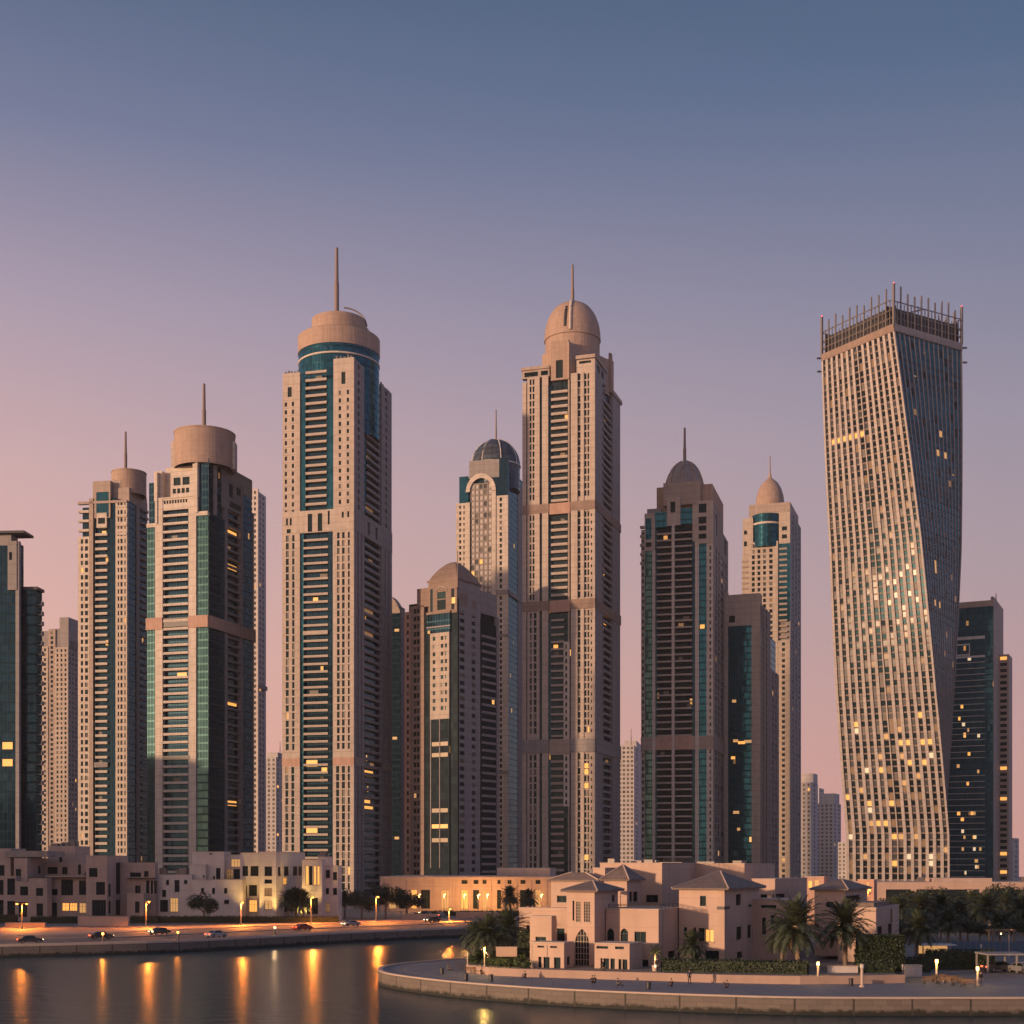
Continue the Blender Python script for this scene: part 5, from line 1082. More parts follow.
def frond(mb, base, az, el, L, droop, n=22, lw=.095, ll=.78, r=random):
    p = Vector(base); d = Vector((math.cos(az)*math.cos(el), math.sin(az)*math.cos(el), math.sin(el))); seg = L/n; pts = []
    for i in range(n+1):
        pts.append((p.copy(), d.copy())); p = p+d*seg; d = (d+Vector((0, 0, -1))*droop*(.4+1.6*i/n)/n).normalized()
    mb.tube([q for q, _ in pts[::4]]+[pts[-1][0]], .045, .012, 4, smooth=False)
    for i in range(3, n+1):
        q, dd = pts[i]; t = i/n; l = L*.16*ll/.62*(math.sin(math.pi*(.12+.86*t))**.7); side = dd.cross(Vector((0, 0, 1)))
        if side.length < .05: side = Vector((-math.sin(az), math.cos(az), 0))
        side.normalize(); upv = side.cross(dd)
        for sg in (-1, 1):
            v = (side*sg*.78+dd*.62+upv*r.uniform(.0, .34)+Vector((0, 0, -.12))).normalized()*l*r.uniform(.85, 1.1); wv = dd*lw
            mb.quad([q-wv, q+wv, q+v+wv*.25+Vector((0, 0, -.05*l)), q+v-wv*.25+Vector((0, 0, -.05*l))])
def palm_meshes(seed, h, Lf, nf=86, tr=.26):
    r = random.Random(seed); t = MB(); lean = r.uniform(-.3, .3); pts = [(lean*(z/h)**2, .1*math.sin(z), z) for z in [h*i/9 for i in range(10)]]
    t.tube(pts, tr*1.15, tr*.8, 10); 
    for i in range(1, int(h/.28)): 
        z = i*.28; k = z/h; x = lean*k*k
        t.lathe(x, .1*math.sin(z), [(tr*(1.15-.35*k)+.05, z), (tr*(1.15-.35*k)-.02, z+.2)], 9, cap=False)
    c = MB(); top = Vector(pts[-1])
    for i in range(nf):
        f = i/nf; el = R(82-106*f**.85)+r.uniform(-.12, .12); az = i*2.39996+r.uniform(-.2, .2)
        frond(c, top+Vector((0, 0, .35-.5*f)), az, el, Lf*r.uniform(.86, 1.08)*(1 if f > .12 else .8), .9+.5*f, r=r)
    s = MB()
    for i in range(10): frond(s, top+Vector((0, 0, -.3)), i*.63+r.uniform(-.2, .2), R(-48)+r.uniform(-.2, .1), Lf*.55, .7, n=12, ll=.4, r=r)
    s.lathe(top.x, top.y, [(tr*.8, top.z-.7), (tr*1.7, top.z-.3), (tr*1.5, top.z+.2), (0, top.z+.5)], 10)
    return t.mesh('trunk', ['bark']), c.mesh('crown', ['palm_leaf']), s.mesh('dead_frond', ['dead_frond'])
PALM = [palm_meshes(i+1, h, L) for i, (h, L) in enumerate([(5.3, 4.6), (5.4, 4.1), (5.0, 4.1), (6.5, 3.9)])]
def palm(kind, px, d, sc_, label, group, z=GZ, spot=False):
    e = empty('palm_tree', (wx(px, d), d, z), label, 'palm tree', group, 0 if spot else rnd.uniform(0, 6)); e.scale = (sc_, sc_, sc_)
    for nm, me in zip(('trunk', 'crown', 'dead_frond'), PALM[kind]): part(nm, me, e)
    if spot:
        u = MB(); u.lathe(0, -1.1, [(.13, 0), (.16, .3), (.1, .31), (0, .31)], 8); u.build('ground_light', 'lamp_white', e)
        L = bpy.data.lights.new('ground_beam', 'SPOT'); L.energy = 1400; L.color = (1, .55, .12); L.spot_size = R(60); L.spot_blend = .7; L.shadow_soft_size = .15
        o = bpy.data.objects.new('ground_beam', L); col.objects.link(o); o.parent = e; o.location = (0, -1.1, .45); o.rotation_euler = Vector((0, -.9, -3)).to_track_quat('Z', 'Y').to_euler()
    return e
def leafcloud(mb, blobs, n, size, r):
    vol = [b[1]**2 for b in blobs]; T = sum(vol)
    for (c, rad), v in zip(blobs, vol):
        for _ in range(int(n*v/T)):
            d = Vector((r.gauss(0, 1), r.gauss(0, 1), r.gauss(0, 1))).normalized(); p = Vector(c)+d*rad*(r.random()**.33)*Vector((1, 1, .8)).length/1.62
            u = Vector((r.gauss(0, 1), r.gauss(0, 1), r.gauss(0, .6))).normalized(); v2 = u.cross(d).normalized(); s = size*r.uniform(.5, 1.2)
            mb.quad([p-u*s, p+v2*s*.45, p+u*s, p-v2*s*.45])
def tree_meshes(seed, h, rad, n=3600):
    r = random.Random(seed); t = MB(); c = MB(); blobs = []; th = h*.42
    t.tube([(0, 0, 0), (.1, .05, th*.5), (.05, -.05, th)], .28, .17, 8)
    for i in range(6):
        a = i*1.05+r.uniform(-.3, .3); R_ = rad*r.uniform(.35, .72); z = h*r.uniform(.55, .85); q = Vector((R_*math.cos(a), R_*math.sin(a), z))
        t.tube([(.05, -.05, th*r.uniform(.75, 1)), tuple(q*.55+Vector((0, 0, th*.35))), tuple(q)], .11, .03, 5)
        blobs.append((tuple(q), rad*r.uniform(.34, .52)))
        for _ in range(2): blobs.append(((q.x+r.uniform(-.5, .5)*rad*.7, q.y+r.uniform(-.5, .5)*rad*.7, q.z+r.uniform(-.25, .3)*rad), rad*r.uniform(.2, .34)))
    blobs.append(((0, 0, h*.85), rad*.5)); leafcloud(c, blobs, n, .26, r)
    return t.mesh('trunk', ['bark']), c.mesh('crown', ['tree_leaf'])
TREE = [tree_meshes(21, 6.4, 4.2), tree_meshes(22, 7.6, 4.0), tree_meshes(23, 5.6, 3.4)]
def tree(kind, px, d, sc_, label, group):
    e = empty('leafy_tree', (wx(px, d), d, GZ), label, 'tree', group, rnd.uniform(0, 6)); e.scale = (sc_,)*3
    for nm, me in zip(('trunk', 'crown'), TREE[kind]): part(nm, me, e)
def hedge(px0, px1, d, h, dep, label, seed, n=None, m='hedge_leaf', z=GZ, d1=None, group='clipped hedges'):
    r = random.Random(seed); mb = MB(); d1 = d if d1 is None else d1; x0, x1 = wx(px0, d), wx(px1, d1); L = math.hypot(x1-x0, d1-d); u = Vector(((x1-x0)/L, (d1-d)/L, 0)); v = Vector((-u.y, u.x, 0)); o = Vector((x0, d, z))
    n = n or int(L*(h*1.5+dep)*26); i = 0
    a, b_ = o+u*.12+v*.12, None
    pts = [o+u*.12+v*.12, o+u*(L-.12)+v*.12, o+u*(L-.12)+v*(dep-.12), o+u*.12+v*(dep-.12)]; mb.prism([(p.x, p.y) for p in pts], z, z+h-.15)
    for _ in range(n):
        k = r.random(); s = r.uniform(0, L)
        if k < .55: p = o+u*s+v*r.uniform(-.06, .14)+Vector((0, 0, r.uniform(0, h)))
        elif k < .9: p = o+u*s+v*r.uniform(0, dep)+Vector((0, 0, h+r.uniform(-.2, .14)))
        else: p = o+u*(r.choice((0, L))+r.uniform(-.08, .08))+v*r.uniform(0, dep)+Vector((0, 0, r.uniform(0, h)))
        a = Vector((r.gauss(0, 1), r.gauss(0, 1), r.gauss(0, 1))).normalized(); c = a.cross(Vector((r.gauss(0, 1), r.gauss(0, 1), r.gauss(0, 1)))).normalized(); w_ = r.uniform(.09, .2)
        mb.quad([p-a*w_, p+c*w_*.6, p+a*w_, p-c*w_*.6])
    e = mb.build('hedge', m); return tag(e, label, 'hedge', group)
SHRUB = []
for i in range(3):
    r = random.Random(50+i); mb = MB(); leafcloud(mb, [((r.uniform(-.5, .5), r.uniform(-.4, .4), r.uniform(.35, .9)), r.uniform(.35, .62)) for _ in range(7)], 620, .17, r)
    st = MB()
    for k in range(5): a = k*1.3; st.tube([(0, 0, 0), (.25*math.cos(a), .25*math.sin(a), .45), (.45*math.cos(a), .45*math.sin(a), .8)], .035, .012, 4)
    SHRUB.append((st.mesh('stem', ['bark']), mb.mesh('foliage', ['shrub_leaf'])))
def shrub(px, d, s, label, group, z=GZ):
    e = empty('garden_shrub', (wx(px, d), d, z), label, 'shrub', group, rnd.uniform(0, 6)); e.scale = (s,)*3
    for nm, me in zip(('stem', 'foliage'), rnd.choice(SHRUB)): part(nm, me, e)
# palms by the villa
gv = GZ+.3
palm(0, 798, 181, 1.1, 'big shaggy date palm with an uplit yellow trunk before the hipped villa block', 'date palms by the villa', gv, True)
palm(1, 846, 184, 1.08, 'date palm with full dark crown between the uplit palm and the big square hedge', 'date palms by the villa', gv)
palm(1, 782, 185, .80, 'smaller date palm half behind the uplit palm, against the villa corner', 'date palms by the villa', gv)
palm(1, 691, 183, .62, 'short spreading palm in front of the lit yellow villa window', 'date palms by the villa', gv)
palm(0, 489, 191, .8, 'date palm with pale trunk beside the lit lamp at the garden tip', 'date palms by the villa', gv)
palm(0, 507, 198, .88, 'dark bushy date palm touching the villa left wall', 'date palms by the villa', gv)
palm(1, 474, 199, .68, 'low date palm nearest the water at the garden tip', 'date palms by the villa', gv)
palm(1, 917, 200, .86, 'date palm standing alone right of the square hedge', 'date palms by the villa', gv)
# palms beyond, right
FARP = 'dark palms before the long podium'
for (k, px, d, s, lb) in ((3, 960, 262, 1.0, 'tall palm with bare trunk above the blue hoarding, tallest clear trunk of the grove'), (2, 898, 285, 1.25, 'dark palm behind the villa low right-hand block'), (2, 921, 292, 1.35, 'dark palm between villa and tall bare-trunked palm'), (3, 940, 296, 1.1, 'slim dark palm just left of the tall bare-trunked palm'), (2, 985, 284, 1.35, 'full dark palm right of the tall bare-trunked palm, behind the timber pergola'), (3, 1006, 300, 1.15, 'dark palm under the wide podium glass bay near the photo edge'), (2, 1022, 280, 1.3, 'dark palm cut by the right edge of the photo'), (2, 974, 310, 1.35, 'farthest dark palm in the grove, crown against the podium columns'), (2, 908, 318, 1.3, 'dark palm deep in the grove below the podium left end'), (3, 1040, 300, 1.1, 'palm just outside the right edge'), (2, 948, 250, 1.0, 'low palm directly behind the blue hoarding left end'), (2, 1000, 246, .95, 'low palm behind the blue hoarding beside the pergola')):
    palm(k, px, d, s*.78, lb, FARP)
for (k, px, d, s, lb) in ((1, 930, 330, 1.1, 'dark leafy tree deep in the palm grove, left half'), (0, 968, 335, 1.15, 'dark leafy tree deep in the palm grove, behind the tall bare trunk'), (1, 1012, 332, 1.2, 'dark leafy tree deep in the palm grove, near the photo edge'), (0, 894, 330, 1.0, 'dark leafy tree at the grove left end beside the villa'), (1, 990, 326, 1.1, 'dark leafy tree deep in the palm grove, behind the pergola'), (0, 950, 322, 1.05, 'dark leafy tree deep in the palm grove, centre')): tree(k, px, d, s, lb, 'leafy trees among the dark palms')
for j, (px, d, s) in enumerate(((884, 312, .9), (903, 300, .8), (915, 306, .85), (927, 300, .8), (938, 308, .85), (952, 300, .85), (964, 306, .8), (978, 298, .85), (993, 304, .85), (1004, 290, .8), (1016, 300, .9), (1030, 296, .9), (888, 262, .7), (900, 256, .66), (914, 258, .66), (928, 262, .7), (941, 266, .66), (968, 262, .66), (980, 258, .62), (1014, 258, .7), (1028, 262, .7))): tree(2, px, d, s, 'low dark bushy tree filling in beneath the palm crowns', 'bushy trees beneath the palm grove')
# far bank
tree(0, 204, 346, 1.05, 'round dark tree in front of the plain pale apartment wall', 'trees on the far bank')
for (k, px, d, s, lb) in ((1, 345, 372, 1.0, 'dark tree right beside the pale apartment building end'), (0, 362, 368, 1.05, 'dark tree behind the orange street lamp, left of podium'), (1, 386, 374, 1.12, 'tallest dark tree before the podium left end'), (2, 407, 378, 1.2, 'dark flat-topped tree before the first lit podium opening')): tree(k, px, d, s, lb, 'trees on the far bank')
for (k, px, d, s, lb) in ((3, 288, 349, .82, 'left palm of the trio before the pale apartments'), (3, 296, 351, .9, 'middle palm of the trio before the pale apartments'), (2, 303, 350, .98, 'right palm of the trio before the pale apartments')): palm(k, px, d, s, lb, 'palm trio on the far bank')
for (px, d, s, lb) in ((510, 402, 1.0, 'palm before the podium right end'), (529, 398, .9, 'small palm beside the villa roof before the podium')): palm(2, px, d, s, lb, 'palms before the podium')
hedge(30, 76, 340, 1.6, 1.4, 'dark hedge before the rose apartment building, left of the pink wall', 1); hedge(130, 158, 341, 1.7, 1.4, 'short dark hedge between the two apartment buildings', 2)
hedge(158, 248, 343, 1.6, 1.4, 'long dark hedge under the round tree before the pale apartments', 3); hedge(248, 338, 344, 1.5, 1.4, 'dark hedge before the uplit end of the pale apartments', 4)
hedge(-30, 16, 341, 2.0, 1.6, 'dark hedge at the left photo edge behind the street lamp', 5); hedge(420, 520, 392, 1.3, 1.5, 'low dark hedge along the lamp-lit podium', 6)
# villa hedges and shrubs
hedge(661, 808, 175.5, 1.55, 1.6, 'long clipped hedge on the garden wall below the hipped villa block', 7, z=GZ+.85, d1=171)
hedge(860, 905, 182, 4.6, 3.0, 'big square dark hedge block right of the date palms', 8, z=GZ+.3, n=5200); hedge(860, 896, 173, 1.6, 1.5, 'low clipped hedge in front of the big square hedge', 9, z=GZ+.6)
hedge(905, 932, 185, 1.9, 1.5, 'dark hedge stub behind the grey planter box', 10); hedge(928, 996, 190, 2.6, 1.6, 'dark hedge below the blue hoarding', 11)
i = 0
for (px, d, s, lb) in ((471, 190, 1.1, 'bright green shrub at the very tip of the garden'), (478, 192, 1.3, 'bright shrub behind the white post'), (486, 187, .9, 'low shrub right of the lamp foot'), (494, 186, 1.0, 'low shrub on the garden wall, second right of the lamp'), (502, 184.5, .9, 'low shrub on the garden wall below the terrace wall'), (510, 183.5, 1.0, 'low shrub midway between lamp and villa porch'), (518, 183, .95, 'low shrub near the villa porch'), (526, 182, .9, 'low shrub against the villa porch corner'), (497, 192, 1.3, 'taller shrub before the pink terrace wall'), (508, 190, 1.2, 'taller shrub below the right end of the terrace wall'), (517, 189, 1.4, 'taller dark shrub in the villa left recess')):
    shrub(px, d, s, lb, 'garden shrubs at the villa tip', GZ+.8)
hedge(517, 530, 190, 3.6, 1.5, 'square dark hedge filling the recess in the villa left wall', 12, z=GZ+1.6)
# potted palm with a lit stem by the porch
e = empty('potted_plant', (wx(655, 176.5), 176.5, GZ+.85), 'potted plant with fan crown above a lit pale column by the right porch', 'potted plant')
mb = MB(); mb.lathe(0, 0, [(.32, 0), (.42, .7), (.36, .72), (0, .66)], 14); mb.build('pot', 'coping', e, (0, 0, 0))
mb = MB(); mb.tube([(0, 0, .6), (.02, 0, 2.3)], .13, .1, 8); mb.build('stem', 'coping', e, (0, 0, 0))
mb = MB(); r = random.Random(5)
for k in range(26): frond(mb, (0, 0, 2.3), k*2.4, R(70-95*k/26), 1.25, 1.0, n=10, lw=.05, ll=.9, r=r)
mb.build('crown', 'palm_leaf', e, (0, 0, 0))
mb = MB(); mb.lathe(0, -.55, [(.12, .5), (.16, .8), (0, .82)], 8); mb.build('spot_lamp', 'lamp_white', e, (0, 0, 0))
L = bpy.data.lights.new('spot_beam', 'SPOT'); L.energy = 260; L.color = (1, .6, .2); L.spot_size = R(70); L.spot_blend = .7; L.shadow_soft_size = .12
o = bpy.data.objects.new('spot_beam', L); col.objects.link(o); o.parent = e; o.location = (0, -.6, .9); o.rotation_euler = Vector((0, -.6, -1.6)).to_track_quat('Z', 'Y').to_euler()
# ================================================================== garden and bank walls
def wallbox(name, px0, px1, d, h, dep, m, label, cat='wall', z=GZ, d1=None, cop=True):
    d1 = d if d1 is None else d1; e = empty(name, (wx(px0, d), d, z), label, cat); e['_o'] = tuple(e.location)
    a, b = (wx(px0, d), d), (wx(px1, d1), d1); L = math.hypot(b[0]-a[0], b[1]-a[1]); v = (-(b[1]-a[1])/L*dep, (b[0]-a[0])/L*dep)
    mb = MB(); mb.prism([a, b, (b[0]+v[0], b[1]+v[1]), (a[0]+v[0], a[1]+v[1])], z, z+h); mb.build('wall', m, e)
    if cop:
        mb = MB(); k = .06; u = ((b[0]-a[0])/L*k, (b[1]-a[1])/L*k); w_ = (v[0]/dep*k, v[1]/dep*k)
        mb.prism([(a[0]-u[0]-w_[0], a[1]-u[1]-w_[1]), (b[0]+u[0]-w_[0], b[1]+u[1]-w_[1]), (b[0]+u[0]+v[0]+w_[0], b[1]+u[1]+v[1]+w_[1]), (a[0]-u[0]+v[0]+w_[0], a[1]-u[1]+v[1]+w_[1])], z+h+.003, z+h+.12); mb.build('coping', 'coping', e)
    del e['_o']; return e
wallbox('garden_wall', 78, 128, 327, 2.1, .4, 'render_pink', 'plain pink wall by the road in front of the rose apartments')
wallbox('planter_wall', 5, 45, 322, .8, 1.2, 'planter_stone', 'low stone planter wall beside the leftmost street lamp')
wallbox('planter_wall', 402, 437, 366, 1.3, .5, 'planter_stone', 'low wall by the road below the podium left end')
wallbox('planter_wall', 456, 500, 372, 1.6, .5, 'terracotta', 'low orange-lit wall by the road below the podium lamps')
wallbox('terrace_wall', 496, 517, 188, 1.2, .4, 'render_pink', 'short pink terrace wall among the garden shrubs left of the villa', z=GZ+1.9)
wallbox('planter_box', 905, 922, 178, 1.35, 1.4, 'far_wall', 'grey planter box at the right end of the garden wall')
wallbox('pool_wall', 828, 858, 173.5, 1.3, .4, 'far_wall', 'blue-grey wall between the clipped hedge and the low hedge', z=GZ+.3)
# ================================================================== lamps
def street_lamp(px, d, h, label, power=900, arm=1.6, double=False, group='orange street lamps on the far bank', colr=(1.0, .30, .035), z=GZ, pool=0):
    e = empty('street_lamp', (wx(px, d), d, z), label, 'street lamp', group)
    mb = MB(); mb.lathe(0, 0, [(.2, 0), (.2, .5), (.11, .55), (.08, h), (0, h+.02)], 10); mb.build('post', 'steel', e, (0, 0, 0))
    for sg in ((-1, 1) if double else (1,)):
        mb = MB(); mb.tube([(0, 0, h-.15), (sg*arm*.5, -.1, h+.12), (sg*arm, -.15, h+.15)], .05, .04, 6); mb.build('arm', 'steel', e, (0, 0, 0))
        mb = MB(); mb.box(sg*arm-.45, sg*arm+.45, -.34, .04, h+.06, h+.24); hd = mb.build('lamp_head', 'dark_metal', e, (0, 0, 0))
        mb = MB(); mb.lathe(sg*arm, -.15, [(0, h-.30), (.22, h-.22), (.32, h-.06), (.30, h+.05), (0, h+.05)], 12); mb.build('lamp_glass', 'lamp_glow', hd, (0, 0, 0))
    L = bpy.data.lights.new('lamp_light', 'POINT'); L.energy = power; L.color = colr; L.shadow_soft_size = .34
    o = bpy.data.objects.new('lamp_light', L); col.objects.link(o); o.parent = e; o.location = (0 if double else arm, -.2, h-.75)
    if pool:
        L = bpy.data.lights.new('lamp_pool', 'SPOT'); L.energy = pool; L.color = (1.0, .27, .035); L.spot_size = R(164); L.spot_blend = .25; L.shadow_soft_size = .3
        o = bpy.data.objects.new('lamp_pool', L); col.objects.link(o); o.parent = e; o.location = (0 if double else arm, -.45, h-.5); o.rotation_euler = (R(-8), 0, 0)
    return e
street_lamp(22, 312, 5.6, 'orange double-headed street lamp before the rose apartments, leftmost on the far bank', 446, 1.1, True, pool=15000)
street_lamp(146, 316, 6.0, 'orange street lamp between the rose and the pale apartment buildings', 547, .7, pool=15000)
street_lamp(241, 326, 5.6, 'orange street lamp before the stepped wall of the pale apartments', 446, .4, pool=15000)
street_lamp(311, 334, 6.6, 'orange street lamp before the lit gate panel of the pale apartments', 460, .5, pool=15000)
street_lamp(376, 346, 6.4, 'orange street lamp among the dark trees left of the podium', 547, .5, pool=15000)
for (px, d, p, lb) in ((419, 416, 2400, 'first lamp from the trees along the podium'), (444, 417, 2400, 'second lamp from the trees along the podium'), (464, 418, 2600, 'third lamp from the trees along the podium, before a lit opening'), (478, 415, 2400, 'fourth lamp along the podium, close to its neighbour'), (487, 418, 2000, 'fifth lamp along the podium, close to its neighbour'), (507, 417, 1500, 'lamp before the podium right half, left of the two palms'), (541, 417, 1800, 'last lamp along the podium, above the villa roof')):
    street_lamp(px, d, 5.6, 'orange '+lb, p, .3, group='orange lamps along the podium', colr=(1, .46, .12))
street_lamp(449, 352, 3.2, 'short orange lamp by the road at the bend of the far bank', 446, .3, pool=9000)
street_lamp(822, 322, 9.0, 'orange lamp behind the villa lighting the annex', 446, .3, group='lamps behind the villa')
street_lamp(868, 322, 8.6, 'orange lamp between hip-roofed pavilion and long podium', 1200, .3, group='lamps behind the villa')
def post_lamp(px, d, h, lit, label, r=.11, power=60, z=GZ, m='coping', colr=(1.0, .62, .16), group='white post lamps on the promenade'):
    e = empty('post_lamp', (wx(px, d), d, z), label, 'post lamp', group)
    mb = MB(); mb.lathe(0, 0, [(r*1.9, 0), (r*1.9, .18), (r, .22), (r, h-.45), (r*1.5, h-.42), (r*1.5, h-.36), (0, h-.36)], 12); mb.build('post', m, e, (0, 0, 0))
    mb = MB(); mb.lathe(0, 0, [(r*1.25, h-.36), (r*1.5, h-.2), (r*1.25, h-.02), (0, h)], 12); g = mb.build('lamp_glass', lit or 'white_slab', e, (0, 0, 0))
    mb = MB(); mb.lathe(0, 0, [(r*1.7, h), (r*1.5, h+.06), (0, h+.12)], 12); mb.build('cap', m, e, (0, 0, 0))
    if lit:
        L = bpy.data.lights.new('lamp_light', 'POINT'); L.energy = power; L.color = colr; L.shadow_soft_size = .12
        o = bpy.data.objects.new('lamp_light', L); col.objects.link(o); o.parent = e; o.location = (0, -.45, h-.1)
    return e
gl = GZ+.9
post_lamp(484.5, 182.5, 2.5, 'lamp_glow', 'glowing orange lamp on a thin white post at the garden tip', .07, 420, gl)
post_lamp(467.5, 185.6, 1.6, None, 'thin unlit white post at the end of the garden wall', .07, z=gl)
post_lamp(818, 168.5, 2.1, 'lamp_white', 'lit white post lamp in front of the uplit date palm', .13, 90, GZ+.4)
post_lamp(862, 163, 2.6, None, 'unlit thick white post on the open promenade below the low hedge', .17)
post_lamp(936.5, 173, 2.5, 'lamp_glow', 'glowing orange post lamp behind the benches on the right', .13, 330)
post_lamp(977.5, 164.5, 2.2, 'lamp_white', 'lit white post lamp right of the benches', .12, 120)
post_lamp(904.5, 176.5, 1.4, None, 'thin unlit white post beside the grey planter box', .07)
post_lamp(1009, 215, 3.4, None, 'tall thin pale post before the blue hoarding near the photo edge', .07, m='coping'); post_lamp(981, 216, 1.9, None, 'white gatepost in the middle of the blue hoarding', .1)
# quay-edge lanterns whose reflections streak the water
for (px, o_, lb) in ((103, 4.5, 'low orange lantern on the far quay before the pink wall'), (178, 4.8, 'low orange lantern on the far quay before the short dark hedge'), (275, 4.6, 'low pale lantern on the far quay before the pale apartments')):
    d = {103: 258, 178: 264, 275: 283}[px]
    post_lamp(px, d, 1.7, 'lamp_glow' if px != 275 else 'lamp_white', lb, .16, 330 if px == 103 else 120, group='low lanterns on the far quay', colr=(1, .30, .035) if px != 275 else (1, .65, .3), m='dark_metal')
# ================================================================== cars
plain('car_white', (.55, .54, .53), .3); plain('car_silver', (.32, .32, .34), .3, .5); plain('car_dark', (.03, .03, .035), .25); plain('car_red', (.25, .03, .02), .3); plain('tyre', (.02, .02, .02), .8); plain('head_light', (1, .9, .7), .3, 0, (1, .75, .42), 7); plain('tail_light', (.6, .05, .03), .3, 0, (1, .10, .03), 5); plain('car_glass', (.01, .012, .015), .08)
def car_meshes():
    prof = [(-2.2, .35), (-2.25, .62), (-2.1, .86), (-1.5, .95), (-.85, 1.40), (.45, 1.44), (1.15, .98), (2.0, .86), (2.2, .6), (2.15, .33)]
    b = MB(); n = len(prof); W = .88
    def ww(z): return W*(1 if z < .95 else 1-.22*(z-.95)/.49)
    for (x0, z0), (x1, z1) in zip(prof, prof[1:]+prof[:1]): b.quad([(x0, -ww(z0), z0), (x1, -ww(z1), z1), (x1, ww(z1), z1), (x0, ww(z0), z0)], None, 0, True)
    for s in (-1, 1):
        pl_ = [(x, s*ww(z), z) for x, z in prof]; b.quad(pl_[::s])
    g = MB()
    for s in (-1, 1): g.quad([(-1.35, s*(ww(.99)+.012), .99), (1.0, s*(ww(.99)+.012), .99), (.4, s*(ww(1.36)+.012), 1.36), (-.8, s*(ww(1.36)+.012), 1.36)])
    g.quad([(.52, -.62, 1.405), (1.1, -.74, 1.03), (1.1, .74, 1.03), (.52, .62, 1.405)]); g.quad([(-.93, -.62, 1.36), (-1.43, -.74, 1.02), (-1.43, .74, 1.02), (-.93, .62, 1.36)])
    w_ = MB()
    for k in range(14):
        a, c = 2*math.pi*k/14, 2*math.pi*(k+1)/14; p = lambda q, r, y: (r*math.cos(q), y, r*math.sin(q))
        w_.quad([p(a, .32, -.1), p(c, .32, -.1), p(c, .32, .1), p(a, .32, .1)])
        for y in (-.1, .1): w_.quad([p(a, .32, y), p(c, .32, y), (0, y, 0)])
    rm = MB(); rm.quad([(.19*math.cos(2*math.pi*k/10), -.105, .19*math.sin(2*math.pi*k/10)) for k in range(10)]); rm.quad([(.19*math.cos(2*math.pi*k/10), .105, .19*math.sin(2*math.pi*k/10)) for k in range(10)])
    h = MB(); h.box(2.05, 2.2, -.17, .17, .62, .76); t = MB(); t.box(-2.27, -2.12, -.17, .17, .68, .84)
    return b, g.mesh('windscreen', ['car_glass']), w_.mesh('wheel', ['tyre']), rm.mesh('rim', ['steel']), h.mesh('headlight', ['head_light']), t.mesh('taillight', ['tail_light'])
cb, cg, cw, cr, ch_, ct = car_meshes(); CB = {m: cb.mesh('body', [m]) for m in ('car_white', 'car_silver', 'car_dark', 'car_red')}
def car(x, y, rz, m, label, group, z=GZ+.008):
    e = empty('passenger_car', (x, y, z), label, 'car', group, rz); part('body', CB[m], e); part('windscreen', cg, e)
    for wx_ in (-1.35, 1.35):
        for wy in (-.8, .8): part('rim', cr, part('wheel', cw, e, (wx_, wy, .32)))
    for s in (-.6, .6): part('headlight', ch_, e, (0, s, 0)); part('taillight', ct, e, (0, s, 0))
A = offset(far, 9); B_ = offset(far, 32); C_ = offset(far, 18.5); D_ = offset(far, 27)
def on(path, px):
    i = min(range(len(path)-1), key=lambda i: abs(CX+path[i][0]/path[i][1]*F-px)); p, q = path[i], path[i+1]; return p, math.atan2(q[1]-p[1], q[0]-p[0])
lanes = {'near lane': A, 'second lane': C_, 'third lane': D_, 'far lane': B_}
landm = {40: 'before the planter wall', 100: 'level with the pink wall', 165: 'before the short dark hedge', 215: 'before the round tree', 255: 'before the stepped pale apartments', 300: 'before the palm trio', 350: 'level with the dark trees', 395: 'before the podium left end', 430: 'near the road bend', 15: 'near the left photo edge'}
cn = {'car_white': 'white', 'car_silver': 'silver', 'car_dark': 'black', 'car_red': 'dark red'}
for (ln_, px, m) in (('near lane', 40, 'car_dark'), ('near lane', 215, 'car_silver'), ('second lane', 100, 'car_dark'), ('second lane', 300, 'car_red'), ('third lane', 165, 'car_dark'), ('third lane', 350, 'car_silver'), ('far lane', 430, 'car_dark')):
    p, a = on(lanes[ln_], px); car(p[0], p[1], a+(math.pi if ln_ in ('third lane', 'far lane') else 0), m, f'{cn[m]} car in the {ln_} of the waterfront road, {landm[px]}', 'cars on the waterfront road')
for (px, d, m, lb) in ((418, 378, 'car_white', 'white car parked under the podium lamps left of its mates'), (428, 380, 'car_dark', 'black car parked under the podium lamps'), (440, 380, 'car_silver', 'silver car parked under the podium lamps')): car(wx(px, d), d, 1.2, m, lb, 'cars parked before the podium', GZ)
car(wx(999, 186), 186, .25, 'car_dark', 'dark car parked under the flat carport at the right', 'cars by the carport', GZ); car(wx(1022, 184), 184, 1.9, 'car_silver', 'silver car half cut by the right photo edge beside the carport', 'cars by the carport', GZ)
# ================================================================== right-hand corner
e = empty('hoarding', (wx(990, 222), 222, GZ), 'long blue hoarding fence behind the dark hedge, in front of the palms', 'fence'); e['_o'] = tuple(e.location)
plain('hoarding_blue', (.06, .115, .19), .6); mb = MB(); 
for k in range(16):
    x0, x1 = wx(952+k*6, 222), wx(957.9+k*6, 222); mb = MB(); mb.box(x0, x1, 222, 222.06, GZ+.12, GZ+2.05); mb.build('panel', 'hoarding_blue', e); mb = MB(); mb.box(x1+.0, x1+.09, 221.97, 222.09, GZ, GZ+2.15); mb.build('post', 'steel', e)
del e['_o']
e = empty('pergola', (wx(1001, 232), 232, GZ), 'small lamp-lit timber pergola above the blue hoarding', 'pergola')
for sx_ in (-1.7, 1.7):
    for sy in (-1, 1): mb = MB(); mb.box(sx_-.1, sx_+.1, sy-.1, sy+.1, 0, 3.2); mb.build('post', 'bark', e, (0, 0, 0))
